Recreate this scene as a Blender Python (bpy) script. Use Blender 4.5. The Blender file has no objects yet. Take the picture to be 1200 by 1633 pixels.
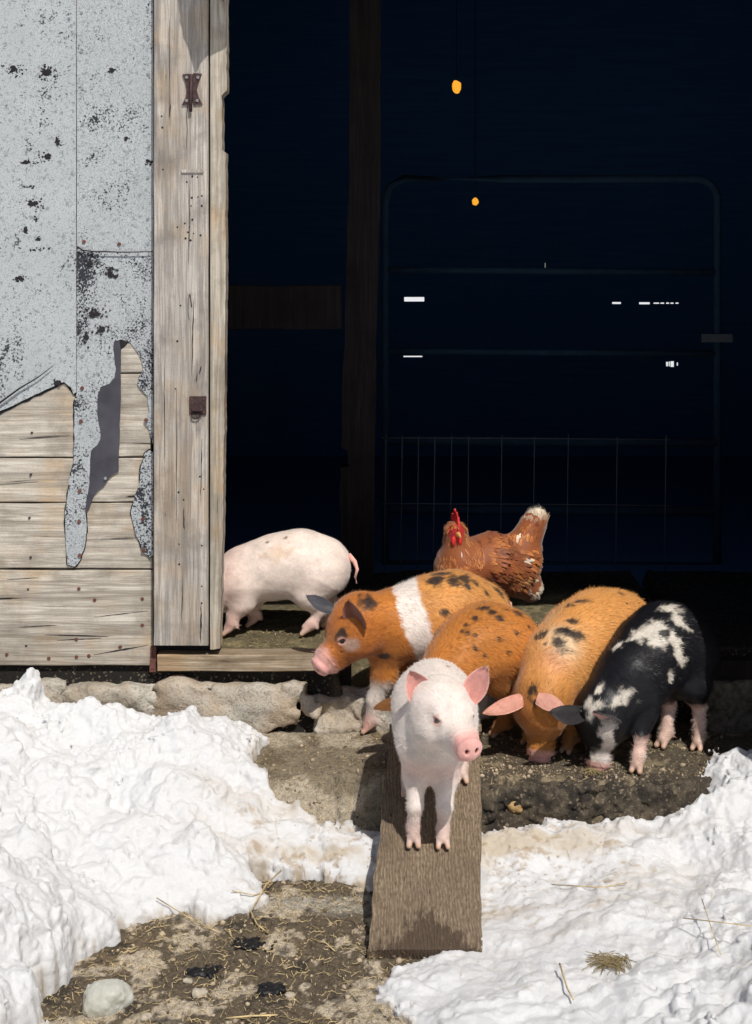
import bpy, bmesh, math, random
import numpy as np
from mathutils import Vector
from mathutils.geometry import delaunay_2d_cdt
random.seed(7); RNG = np.random.default_rng(7)
SC = bpy.context.scene
COL = SC.collection

# ------------------------------------------------------------------ camera, sky, sun, exposure
CAM_H, CAM_D, FPX = 1.49, 4.5, 2250.0
cd = bpy.data.cameras.new('camera'); cam = bpy.data.objects.new('camera', cd); COL.objects.link(cam)
cam.location = (0, -CAM_D, CAM_H); cam.rotation_euler = (math.radians(90), 0, 0)
cd.sensor_fit = 'HORIZONTAL'; cd.sensor_width = 36; cd.lens = 36 * FPX / 1200
cd.shift_y = -(816.5 - 420) / 1200; cd.clip_start = 0.05; cd.clip_end = 600
SC.camera = cam
SUN = Vector((0.30, -0.74, 1.0)).normalized()
w = bpy.data.worlds.new('World'); SC.world = w; w.use_nodes = True
nt = w.node_tree; bg = nt.nodes['Background']
sky = nt.nodes.new('ShaderNodeTexSky'); sky.sky_type = 'NISHITA'; sky.sun_disc = False
sky.sun_elevation = math.asin(SUN.z); sky.sun_rotation = math.atan2(SUN.x, SUN.y)  # same direction as the lamp
nt.links.new(sky.outputs[0], bg.inputs[0]); bg.inputs[1].default_value = 0.06
ld = bpy.data.lights.new('sun', 'SUN'); sun = bpy.data.objects.new('sun', ld); COL.objects.link(sun)
ld.energy = 3.9; ld.angle = math.radians(0.5); ld.color = (1, 0.955, 0.89)
sun.rotation_euler = SUN.to_track_quat('Z', 'Y').to_euler(); sun.location = (2, -4, 8)
SC.view_settings.view_transform = 'Standard'; SC.view_settings.look = 'None'
SC.view_settings.exposure = 0.0; SC.view_settings.gamma = 1

# ------------------------------------------------------------------ helpers
def W(px, py, d):
    return np.array([(px - 600) * d / FPX, d - CAM_D, CAM_H - (py - 420) * d / FPX])
def tag(o, label=None, cat=None, group=None, kind=None):
    if label: o['label'] = label
    if cat: o['category'] = cat
    if group: o['group'] = group
    if kind: o['kind'] = kind
    return o
def empty(name, loc, label=None, cat=None, group=None):
    o = bpy.data.objects.new(name, None); COL.objects.link(o); o.location = tuple(loc); o.empty_display_size = .05
    return tag(o, label, cat, group)
def mesh_obj(name, verts, faces, mat, parent=None, smooth=True, cols=None):
    verts = np.asarray(verts, dtype=np.float64)
    org = np.array(parent_world(parent)) if parent else np.zeros(3)
    me = bpy.data.meshes.new(name)
    if isinstance(faces, np.ndarray):
        v = (verts - org).astype(np.float32)
        n = faces.shape[1]; me.vertices.add(len(v)); me.vertices.foreach_set('co', v.ravel())
        me.loops.add(faces.size); me.loops.foreach_set('vertex_index', faces.astype(np.int32).ravel())
        me.polygons.add(len(faces)); me.polygons.foreach_set('loop_start', np.arange(0, faces.size, n, dtype=np.int32))
        me.update(calc_edges=True)
    else:
        me.from_pydata([tuple(p) for p in (verts - org)], [], faces); me.update()
    if smooth: me.polygons.foreach_set('use_smooth', np.ones(len(me.polygons), dtype=bool))
    if cols is not None:
        a = me.color_attributes.new('Col', 'FLOAT_COLOR', 'POINT')
        c = np.ones((len(verts), 4), dtype=np.float32); c[:, :3] = cols; a.data.foreach_set('color', c.ravel())
    me.materials.append(mat)
    o = bpy.data.objects.new(name, me); COL.objects.link(o)
    if parent: o.parent = parent
    return o
def parent_world(p):
    v = Vector((0, 0, 0))
    while p: v += p.location; p = p.parent
    return v

# --- numpy noise
def _h(ix, iy, iz, s):
    n = (ix.astype(np.int64) * 374761393 + iy.astype(np.int64) * 668265263 + iz.astype(np.int64) * 2147483647 + s * 974634777) & 0xffffffff
    n = ((n ^ (n >> 13)) * 1274126177) & 0xffffffff
    n = (n ^ (n >> 16)) & 0xffffffff
    return n / 4294967295.0
def vnoise(p, f, s=0):
    q = np.asarray(p) * f; i = np.floor(q); t = q - i; t = t * t * (3 - 2 * t); r = 0
    for dx in (0, 1):
        for dy in (0, 1):
            for dz in (0, 1):
                wt = (t[..., 0] if dx else 1 - t[..., 0]) * (t[..., 1] if dy else 1 - t[..., 1]) * (t[..., 2] if dz else 1 - t[..., 2])
                r = r + wt * _h(i[..., 0] + dx, i[..., 1] + dy, i[..., 2] + dz, s)
    return r * 2 - 1
def fbm(p, f, o=4, s=0, g=.5):
    r = 0; a = 1; t = 0
    for k in range(o): r = r + a * vnoise(p, f, s + k * 17); t += a; a *= g; f *= 2.03
    return r / t
def worley(x, y, f, s=0):
    qx, qy = x * f, y * f; ix, iy = np.floor(qx), np.floor(qy); best = np.full(x.shape, 9.0)
    z = np.zeros_like(ix)
    for dx in (-1, 0, 1):
        for dy in (-1, 0, 1):
            cx, cy = ix + dx, iy + dy
            ox, oy = _h(cx, cy, z, s), _h(cx, cy, z, s + 5)
            best = np.minimum(best, (cx + ox - qx) ** 2 + (cy + oy - qy) ** 2)
    return np.sqrt(best)
def sstep(a, b, x):
    t = np.clip((x - a) / (b - a), 0, 1); return t * t * (3 - 2 * t)
def p3(x, y, z=0.0):
    return np.stack([x, y, np.broadcast_to(z, np.shape(x))], -1)

# --- node materials
class N:
    def __init__(s, name):
        s.m = bpy.data.materials.new(name); s.m.use_nodes = True; s.t = s.m.node_tree
        s.b = s.t.nodes['Principled BSDF']; s.b.inputs['Roughness'].default_value = .8
        s.b.inputs['Specular IOR Level'].default_value = .25
    def n(s, typ, **k):
        n = s.t.nodes.new(typ)
        for a, v in k.items(): setattr(n, a, v)
        return n
    def l(s, a, b): s.t.links.new(a, b)
    def coord(s, scale=(1, 1, 1), rnd=True):
        tc = s.n('ShaderNodeTexCoord'); mp = s.n('ShaderNodeMapping'); mp.inputs['Scale'].default_value = scale
        if rnd:
            oi = s.n('ShaderNodeObjectInfo'); mu = s.n('ShaderNodeMath', operation='MULTIPLY'); mu.inputs[1].default_value = 37
            s.l(oi.outputs['Random'], mu.inputs[0]); cx = s.n('ShaderNodeCombineXYZ')
            for i in range(3): s.l(mu.outputs[0], cx.inputs[i])
            s.l(cx.outputs[0], mp.inputs['Location'])
        s.l(tc.outputs['Object'], mp.inputs['Vector']); return mp.outputs[0]
    def noise(s, vec, scale, detail=4, rough=.6, dist=0):
        n = s.n('ShaderNodeTexNoise'); n.inputs['Scale'].default_value = scale; n.inputs['Detail'].default_value = detail
        n.inputs['Roughness'].default_value = rough; n.inputs['Distortion'].default_value = dist
        s.l(vec, n.inputs['Vector']); return n.outputs['Fac']
    def ramp(s, fac, stops):
        r = s.n('ShaderNodeValToRGB'); e = r.color_ramp.elements
        while len(e) < len(stops): e.new(.5)
        for i, (p, c) in enumerate(stops):
            e[i].position = p; e[i].color = (c, c, c, 1) if isinstance(c, (int, float)) else (*c, 1)
        s.l(fac, r.inputs[0]); return r.outputs[0]
    def mix(s, f, a, b, mode='MIX'):
        m = s.n('ShaderNodeMix', data_type='RGBA', blend_type=mode)
        for i, v in ((0, f), (6, a), (7, b)):
            if hasattr(v, 'links'): s.l(v, m.inputs[i])
            elif i == 0: m.inputs[0].default_value = v
            else: m.inputs[i].default_value = (*v, 1)
        return m.outputs[2]
    def base(s, c):
        if hasattr(c, 'links'): s.l(c, s.b.inputs['Base Color'])
        else: s.b.inputs['Base Color'].default_value = (*c, 1)
    def bump(s, h, strength=.5, dist=.002):
        b = s.n('ShaderNodeBump'); b.inputs['Strength'].default_value = strength; b.inputs['Distance'].default_value = dist
        s.l(h, b.inputs['Height']); s.l(b.outputs[0], s.b.inputs['Normal'])
    def attr(s):
        a = s.n('ShaderNodeVertexColor'); a.layer_name = 'Col'; return a.outputs[0]

def wood(name, axis, dark, mid, light, stain=(.42, .25, .10), stain_amt=.5, bump=.8, grain=1.0):
    m = N(name); sc = [170 * grain] * 3; sc[axis] = 5 * grain
    v = m.coord(tuple(sc)); g = m.noise(v, 1, 5, .65, .3)
    sc2 = [28 * grain] * 3; sc2[axis] = 2.0 * grain
    v2 = m.coord(tuple(sc2)); g2 = m.noise(v2, 1, 4, .6, 1.1)
    c = m.ramp(g, [(.28, dark), (.45, mid), (.62, light)])
    c = m.mix(m.ramp(g2, [(.35, .8), (.52, 0.0)]), c, tuple(x * .8 for x in dark)); g4 = m.noise(m.coord(tuple(9 if i != axis else .8 for i in range(3))), 1, 3, .6, .8); c = m.mix(m.ramp(g4, [(.40, .32), (.56, 0.0)]), c, tuple(x * .85 for x in dark))
    v3 = m.coord((4, 4, 4)); st = m.noise(v3, 1.3, 4, .6)
    c = m.mix(m.ramp(st, [(.48, 0.0), (.64, stain_amt)]), c, stain, 'MIX')
    blot = m.noise(m.coord((3, 3, 3)), 2.2, 5, .65)
    c = m.mix(m.ramp(blot, [(.32, .6), (.52, 0.0)]), c, tuple(x * .55 for x in dark))
    wsc = [22 * grain] * 3; wsc[axis] = 1.6 * grain; wv = m.n('ShaderNodeTexWave', wave_type='BANDS', bands_direction='Z' if axis == 0 else 'X'); wv.inputs['Scale'].default_value = .42; wv.inputs['Distortion'].default_value = 13; wv.inputs['Detail'].default_value = 5; wv.inputs['Detail Scale'].default_value = 1.4; wv.inputs['Detail Roughness'].default_value = .7; m.l(m.coord(tuple(wsc)), wv.inputs[0])
    c = m.mix(m.ramp(wv.outputs['Fac'], [(.05, .5), (.35, 0.0)]), c, tuple(x * .55 for x in mid))
    fine = m.noise(m.coord((1, 1, 1)), 300, 3, .7); c = m.mix(m.ramp(fine, [(.3, .35), (.5, 0.0)]), c, tuple(x * .5 for x in dark))
    cr = m.ramp(g2, [(.30, 1.0), (.315, 0.0)])
    c = m.mix(cr, c, (.02, .016, .013))
    m.base(c)
    hm = m.n('ShaderNodeMath', operation='ADD'); m.l(g, hm.inputs[0]); m.l(g2, hm.inputs[1])
    m.bump(hm.outputs[0], bump, .003); return m.m

M_BOARD = wood('weathered_boards', 0, (.31, .265, .21), (.55, .49, .41), (.70, .645, .56), (.50, .33, .17), .5)
M_POST = wood('weathered_post', 2, (.23, .205, .18), (.44, .40, .36), (.62, .57, .51), (.46, .31, .17), .4)
M_EDGE = wood('pale_strip_wood', 2, (.30, .25, .19), (.47, .41, .33), (.60, .55, .47), (.48, .29, .12), .6)
M_SILL = wood('threshold_wood', 0, (.22, .155, .09), (.40, .31, .21), (.56, .47, .36), (.36, .21, .09), .6)
M_DIMFLOOR = N('navy_floor'); M_DIMFLOOR.base((.05, .13, .27)); M_DIMFLOOR.b.inputs['Roughness'].default_value = 1; M_DIMFLOOR = M_DIMFLOOR.m  # even navy base colour for the floor deep in the barn
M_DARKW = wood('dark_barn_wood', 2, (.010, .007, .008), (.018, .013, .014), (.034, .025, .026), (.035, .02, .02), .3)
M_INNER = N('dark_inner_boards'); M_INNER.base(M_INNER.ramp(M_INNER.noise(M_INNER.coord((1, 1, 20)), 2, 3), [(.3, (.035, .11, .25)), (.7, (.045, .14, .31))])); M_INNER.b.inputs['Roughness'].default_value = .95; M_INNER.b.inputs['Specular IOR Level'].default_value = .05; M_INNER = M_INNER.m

def mk_plank():
    m = N('ramp_plank_wood')
    tc = m.n('ShaderNodeTexCoord'); mp = m.n('ShaderNodeMapping'); mp.inputs['Scale'].default_value = (8, .7, 8); m.l(tc.outputs['Object'], mp.inputs[0])
    wv = m.n('ShaderNodeTexWave', wave_type='BANDS', bands_direction='X'); wv.inputs['Scale'].default_value = 4.5
    wv.inputs['Distortion'].default_value = 11; wv.inputs['Detail'].default_value = 3; wv.inputs['Detail Scale'].default_value = .9
    m.l(mp.outputs[0], wv.inputs[0])
    fine = m.noise(m.coord((220, 9, 220), False), 1, 4, .6)
    c = m.ramp(wv.outputs['Fac'], [(.1, (.22, .162, .108)), (.5, (.265, .20, .135)), (.95, (.30, .235, .162))])
    c = m.mix(m.ramp(fine, [(.35, .8), (.6, 0.0)]), c, (.10, .07, .045)); pt = m.noise(m.coord((9, 3, 9), False), 1, 5, .7); c = m.mix(m.ramp(pt, [(.35, .55), (.55, 0.0)]), c, (.12, .088, .058))
    wet = m.n('ShaderNodeSeparateXYZ'); m.l(tc.outputs['Object'], wet.inputs[0])
    sp = m.noise(m.coord((60, 5, 60), False), 1, 5, .7)
    ml = m.n('ShaderNodeMath', operation='MULTIPLY_ADD'); m.l(wet.outputs[1], ml.inputs[0]); ml.inputs[1].default_value = -3.6; ml.inputs[2].default_value = -3.62
    ab = m.n('ShaderNodeMath', operation='SUBTRACT'); m.l(wet.outputs[0], ab.inputs[0]); ab.inputs[1].default_value = .125; a2 = m.n('ShaderNodeMath', operation='ABSOLUTE'); m.l(ab.outputs[0], a2.inputs[0]); a3 = m.n('ShaderNodeMath', operation='MULTIPLY_ADD'); m.l(a2.outputs[0], a3.inputs[0]); a3.inputs[1].default_value = -3.2; m.l(ml.outputs[0], a3.inputs[2]); a4 = m.n('ShaderNodeMath', operation='ADD'); m.l(a3.outputs[0], a4.inputs[0]); a4.inputs[1].default_value = .30; ml = a4
    ad = m.n('ShaderNodeMath', operation='ADD'); m.l(ml.outputs[0], ad.inputs[0]); m.l(sp, ad.inputs[1])
    c = m.mix(m.ramp(ad.outputs[0], [(.60, 0.0), (.74, .8)]), c, (.055, .035, .025))
    ck = m.noise(m.coord((46, 1.0, 46), False), 1, 3, .5, .2)
    c = m.mix(m.ramp(ck, [(.27, .9), (.295, 0.0)]), c, (.02, .014, .01))
    sand = m.noise(m.coord((1, 1, 1), False), 260, 2, .6); c = m.mix(m.ramp(sand, [(.66, 0.0), (.74, .55)]), c, (.40, .32, .22))
    m.base(c); h = m.n('ShaderNodeMath', operation='ADD'); m.l(wv.outputs['Fac'], h.inputs[0]); m.l(fine, h.inputs[1])
    m.bump(h.outputs[0], .7, .002); return m.m
M_PLANK = mk_plank()

def mk_felt(name, light, blackness):
    m = N(name); v = m.coord((1, 1, 1), False)
    fine = m.noise(v, 420, 2, .7); c = m.ramp(fine, [(.36, tuple(x * .55 for x in light)), (.46, light), (.7, tuple(x * 1.2 for x in light))])
    big = m.noise(m.coord((1, 1, .75), True), 6.5, 6, .72, .4); spk = m.noise(v, 150, 3, .7)
    th = m.n('ShaderNodeMath', operation='MULTIPLY_ADD'); m.l(big, th.inputs[0]); th.inputs[1].default_value = 1.25; m.l(spk, th.inputs[2])
    f = m.ramp(th.outputs[0], [(0.0, 0.0), (blackness, 0.0), (min(blackness + .06, 1), 1.0)])
    dv = m.n('ShaderNodeMath', operation='MULTIPLY'); m.l(th.outputs[0], dv.inputs[0]); dv.inputs[1].default_value = .6
    f = m.ramp(dv.outputs[0], [(blackness, 0.0), (blackness + .035, 1.0)])
    sp2 = m.noise(v, 210, 3, .75); c = m.mix(m.ramp(sp2, [(.56, 0.0), (.62, .7)]), c, (.13, .135, .15)); sp3 = m.noise(v, 75, 5, .8); c = m.mix(m.ramp(sp3, [(.55, 0.0), (.60, .6)]), c, (.12, .125, .14))
    gr = m.noise(v, 5, 4, .6); c = m.mix(m.ramp(gr, [(.4, 0.0), (.7, .35)]), c, tuple(x * .7 for x in light))
    c = m.mix(f, c, (.030, .032, .040))
    m.base(c); m.bump(fine, .6, .0015); m.b.inputs['Roughness'].default_value = .85; return m.m
M_FELT = mk_felt('grey_mineral_felt', (.455, .48, .49), .765)
M_FELTW = mk_felt('worn_mineral_felt', (.44, .462, .475), .70)
def simple(name, c, rough=.7, metal=0, var=.3, sc=30, bump=0.):
    m = N(name); n = m.noise(m.coord((1, 1, 1)), sc, 4, .6)
    m.base(m.ramp(n, [(.3, tuple(x * (1 - var) for x in c)), (.7, tuple(min(1, x * (1 + var)) for x in c))]))
    m.b.inputs['Roughness'].default_value = rough; m.b.inputs['Metallic'].default_value = metal
    if bump: m.bump(n, bump, .002)
    return m.m
M_MEMB = simple('bare_tar_membrane', (.062, .060, .072), .55, 0, .35, 9, .2)
M_TAREDGE = simple('torn_tar_edge', (.022, .02, .022), .9, 0, .3, 40)
M_RUST = simple('rusty_iron', (.16, .07, .055), .8, .2, .45, 120, .4)
M_IRON = simple('dark_iron', (.075, .045, .045), .6, .4, .4, 90, .4)
M_STEEL = simple('bare_steel', (.35, .33, .32), .45, .8, .2, 200)
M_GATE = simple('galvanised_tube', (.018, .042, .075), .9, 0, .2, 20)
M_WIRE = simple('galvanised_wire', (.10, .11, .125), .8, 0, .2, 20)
M_STRAW = simple('straw_stalks', (.52, .40, .21), .75, 0, .65, 25)
M_GRASS = simple('dry_green_hay', (.26, .20, .10), .8, 0, .5, 9)
M_DUNG = simple('black_wet_dung', (.012, .012, .013), .5, 0, .4, 60, .6)
M_ICE = N('dirty_ice'); M_ICE.base((.50, .50, .44)); M_ICE.b.inputs['Roughness'].default_value = .35; M_ICE.b.inputs['Subsurface Weight'].default_value = .6
M_ICE.b.inputs['Subsurface Scale'].default_value = .03; M_ICE.b.inputs['Subsurface Radius'].default_value = (1, 1, .9)
M_ICE.bump(M_ICE.noise(M_ICE.coord((1, 1, 1)), 60, 4, .6), .5, .004); M_ICE = M_ICE.m

def mk_stone():
    m = N('foundation_stone'); v = m.coord((1, 1, 1)); a = m.noise(v, 9, 6, .65); b = m.noise(v, 120, 4, .7)
    c = m.ramp(a, [(.3, (.34, .30, .24)), (.5, (.50, .46, .39)), (.68, (.60, .56, .49))])
    c = m.mix(m.ramp(b, [(.36, .6), (.5, 0.0)]), c, (.16, .13, .10))
    t = m.noise(v, 3.5, 3); c = m.mix(m.ramp(t, [(.5, 0.0), (.65, .5)]), c, (.42, .28, .16))
    m.base(c); h = m.n('ShaderNodeMath', operation='ADD'); m.l(a, h.inputs[0]); m.l(b, h.inputs[1]); m.bump(h.outputs[0], .9, .006); return m.m
M_STONE = mk_stone()
def mk_ground():
    m = N('muddy_ground'); a = m.attr(); v = m.coord((1, 1, 1), False)
    f = m.noise(v, 260, 5, .75); g = m.noise(v, 60, 5, .7); p = m.n('ShaderNodeTexVoronoi'); p.inputs['Scale'].default_value = 190; m.l(v, p.inputs['Vector'])
    c = m.mix(1.0, a, m.ramp(f, [(.3, .35), (.5, 1.0), (.72, 1.5)]), 'MULTIPLY')
    c = m.mix(1.0, c, m.ramp(g, [(.32, .45), (.5, 1.0), (.7, 1.3)]), 'MULTIPLY')
    c = m.mix(m.ramp(p.outputs['Color'], [(.80, 0.0), (.86, .55)]), c, (.36, .29, .20))
    m.base(c); m.l(m.ramp(g, [(.3, .45), (.6, .95)]), m.b.inputs['Roughness'])
    h = m.n('ShaderNodeMath', operation='ADD'); m.l(f, h.inputs[0]); m.l(g, h.inputs[1]); m.bump(h.outputs[0], 1.0, .008)
    m.b.inputs['Specular IOR Level'].default_value = .4; return m.m
M_GROUND = mk_ground()
def mk_snow():
    m = N('old_snow'); a = m.attr(); v = m.coord((1, 1, 1), False)
    f = m.noise(v, 110, 6, .8); g = m.noise(v, 420, 3, .7)
    c = m.mix(1.0, a, m.ramp(g, [(.3, .90), (.6, 1.02)]), 'MULTIPLY')
    m.base(c); h = m.n('ShaderNodeMath', operation='ADD'); m.l(f, h.inputs[0]); m.l(g, h.inputs[1]); m.bump(h.outputs[0], .8, .004)
    m.b.inputs['Roughness'].default_value = .6; m.b.inputs['Subsurface Weight'].default_value = .45
    m.b.inputs['Subsurface Scale'].default_value = .015; m.b.inputs['Subsurface Radius'].default_value = (1, 1, 1); return m.m
M_SNOW = mk_snow()
def mk_hide(name, rough=.55, sss=.12, sheen=.25, bump=.35):
    m = N(name); a = m.attr(); v = m.coord((1, 1, 1), False); n = m.noise(v, 130, 4, .7)
    n2 = m.noise(v, 22, 3, .6)
    c = m.mix(1.0, a, m.ramp(n, [(.3, .90), (.6, 1.04)]), 'MULTIPLY'); c = m.mix(1.0, c, m.ramp(n2, [(.3, .85), (.65, 1.06)]), 'MULTIPLY'); m.base(c)
    m.b.inputs['Roughness'].default_value = rough; m.b.inputs['Subsurface Weight'].default_value = sss
    m.b.inputs['Subsurface Scale'].default_value = .008; m.b.inputs['Sheen Weight'].default_value = sheen; m.bump(n, bump, .002); return m.m
M_HIDE = mk_hide('pig_hide'); M_BHIDE = mk_hide('black_pig_hide', .42, 0, 0)
def mk_fur(name, sh, r=.5):
    m = N(name); m.base(m.attr()); m.b.inputs['Roughness'].default_value = r; m.b.inputs['Sheen Weight'].default_value = sh; return m.m
M_FUR = mk_fur('pig_bristles', .2); M_BFUR = mk_fur('black_bristles', 0, .38)
M_FEATH = N('hen_feathers'); M_FEATH.base(M_FEATH.attr()); M_FEATH.b.inputs['Roughness'].default_value = .5; M_FEATH.b.inputs['Sheen Weight'].default_value = .3; M_FEATH = M_FEATH.m
M_COMB = simple('red_comb_flesh', (.55, .03, .03), .45, 0, .3, 90, .3)
M_BEAK = simple('horn_beak', (.58, .30, .09), .4, 0, .2, 50)
M_EYE = N('wet_dark_eye'); M_EYE.base((.012, .008, .006)); M_EYE.b.inputs['Roughness'].default_value = .08; M_EYE.b.inputs['Specular IOR Level'].default_value = .6; M_EYE = M_EYE.m
M_EYEC = N('wet_eye'); M_EYEC.base(M_EYEC.attr()); M_EYEC.b.inputs['Roughness'].default_value = .07; M_EYEC.b.inputs['Specular IOR Level'].default_value = .6; M_EYEC = M_EYEC.m
M_IRIS = N('grey_iris'); M_IRIS.base((.16, .15, .14)); M_IRIS.b.inputs['Roughness'].default_value = .1; M_IRIS = M_IRIS.m
M_AMBER = N('amber_glow'); M_AMBER.base((.8, .4, .05)); M_AMBER.b.inputs['Emission Color'].default_value = (1, .43, .035, 1); M_AMBER.b.inputs['Emission Strength'].default_value = 1.0; M_AMBER = M_AMBER.m

# --- mesh shapes
def box_vf(x0, x1, y0, y1, z0, z1):
    v = [(x, y, z) for x in (x0, x1) for y in (y0, y1) for z in (z0, z1)]
    f = [(0, 1, 3, 2), (4, 6, 7, 5), (0, 4, 5, 1), (2, 3, 7, 6), (0, 2, 6, 4), (1, 5, 7, 3)]
    return v, f
def box(name, x0, x1, y0, y1, z0, z1, mat, parent=None, bev=0.0):
    v, f = box_vf(x0, x1, y0, y1, z0, z1); o = mesh_obj(name, v, f, mat, parent, False)
    if bev:
        bm = bmesh.new(); bm.from_mesh(o.data); bmesh.ops.bevel(bm, geom=bm.edges[:], offset=bev, segments=2, affect='EDGES'); bm.to_mesh(o.data); bm.free()
    return o
def rough_board(name, x0, x1, y0, y1, z0, z1, mat, parent, axis, amp=.002, step=.02, seed=0, amp_end=.004):
    """board with long edges that wander, long axis 0 (x) or 2 (z)"""
    L0, L1 = (x0, x1) if axis == 0 else (z0, z1); a0, a1 = (z0, z1) if axis == 0 else (x0, x1)
    n = max(2, int((L1 - L0) / step)); V = []; F = []
    for i in range(n + 1):
        t = L0 + (L1 - L0) * i / n
        e0 = amp * float(fbm(np.array([[t, seed, 0.0]]), 9, 3, seed)[0]); e1 = amp * float(fbm(np.array([[t, seed, 5.0]]), 9, 3, seed + 3)[0])
        b = .003
        ring = [(a0 + e0, y1), (a0 + e0, y0 + b), (a0 + e0 + b, y0), (a1 + e1 - b, y0), (a1 + e1, y0 + b), (a1 + e1, y1)]
        for j, (a, y) in enumerate(ring):
            tt = t
            if i in (0, n): tt += amp_end * float(vnoise(np.array([[a * 40, y * 9, seed + i]]), 1)[0])
            V.append((tt, y, a) if axis == 0 else (a, y, tt))
    for i in range(n):
        for j in range(6):
            k = (j + 1) % 6; q = (i * 6 + j, i * 6 + k, i * 6 + 6 + k, i * 6 + 6 + j); F.append(q if axis == 0 else q[::-1])
    F.append(tuple(range(6))[::-1]); F.append(tuple(n * 6 + j for j in range(6)))
    o = mesh_obj(name, V, F, mat, parent, False)
    bm = bmesh.new(); bm.from_mesh(o.data); bmesh.ops.recalc_face_normals(bm, faces=bm.faces); bm.to_mesh(o.data); bm.free(); return o
def tube_vf(path, rad, seg=8, cap=True):
    path = [Vector(p) for p in path]; V = []; F = []; n = len(path)
    rads = rad if isinstance(rad, (list, tuple)) else [rad] * n
    up = Vector((0, 0, 1)); t0 = (path[1] - path[0]).normalized()
    if abs(t0.dot(up)) > .9: up = Vector((1, 0, 0))
    for i, p in enumerate(path):
        t = (path[min(i + 1, n - 1)] - path[max(i - 1, 0)]).normalized(); a = t.cross(up).normalized(); b = t.cross(a).normalized()
        up = b.cross(t) if False else up
        for k in range(seg):
            an = 2 * math.pi * k / seg; V.append(tuple(p + (a * math.cos(an) + b * math.sin(an)) * rads[i]))
    for i in range(n - 1):
        for k in range(seg):
            k2 = (k + 1) % seg; F.append((i * seg + k, i * seg + k2, (i + 1) * seg + k2, (i + 1) * seg + k))
    if cap: F.append(tuple(range(seg))[::-1]); F.append(tuple((n - 1) * seg + k for k in range(seg)))
    return V, F
def tube(name, path, rad, mat, parent=None, seg=8):
    V, F = tube_vf(path, rad, seg); return mesh_obj(name, V, F, mat, parent, True)
def merge(parts):
    V = []; F = []
    for v, f in parts:
        o = len(V); V += [tuple(p) for p in v]; F += [tuple(i + o for i in q) for q in f]
    return V, F
def sheet(name, pts, y_front, thick, mat, parent, jag=.0015, seed=0, step=.008, jag_ok=None):
    """flat torn sheet on the wall plane: pts [(x,z)] outline"""
    out = []
    n = len(pts)
    for i in range(n):
        a = np.array(pts[i]); b = np.array(pts[(i + 1) % n]); L = np.linalg.norm(b - a); m = max(1, int(L / step))
        nr = np.array([-(b - a)[1], (b - a)[0]]) / (L + 1e-9); straight = jag_ok is not None and i in jag_ok
        for k in range(m):
            q = a + (b - a) * k / m
            if not straight: q = q + nr * jag * 2.2 * float(fbm(np.array([[q[0], q[1], seed]]), 45, 3, seed)[0])
            out.append((q[0], q[1]))
    m = len(out); cv, ce, cf = delaunay_2d_cdt([Vector(q) for q in out], [(i, (i + 1) % m) for i in range(m)], [], 1, 1e-6)[:3]
    bm = bmesh.new(); vs = [bm.verts.new((q[0], y_front, q[1])) for q in cv]
    for t in cf: bm.faces.new([vs[i] for i in t])
    r = bmesh.ops.extrude_face_region(bm, geom=bm.faces[:])
    bmesh.ops.translate(bm, vec=(0, thick, 0), verts=[e for e in r['geom'] if isinstance(e, bmesh.types.BMVert)])
    bmesh.ops.recalc_face_normals(bm, faces=bm.faces)
    V = [tuple(v.co) for v in bm.verts]; bm.verts.index_update(); F = [tuple(v.index for v in q.verts) for q in bm.faces]; bm.free()
    return mesh_obj(name, V, F, mat, parent, False)

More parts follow.
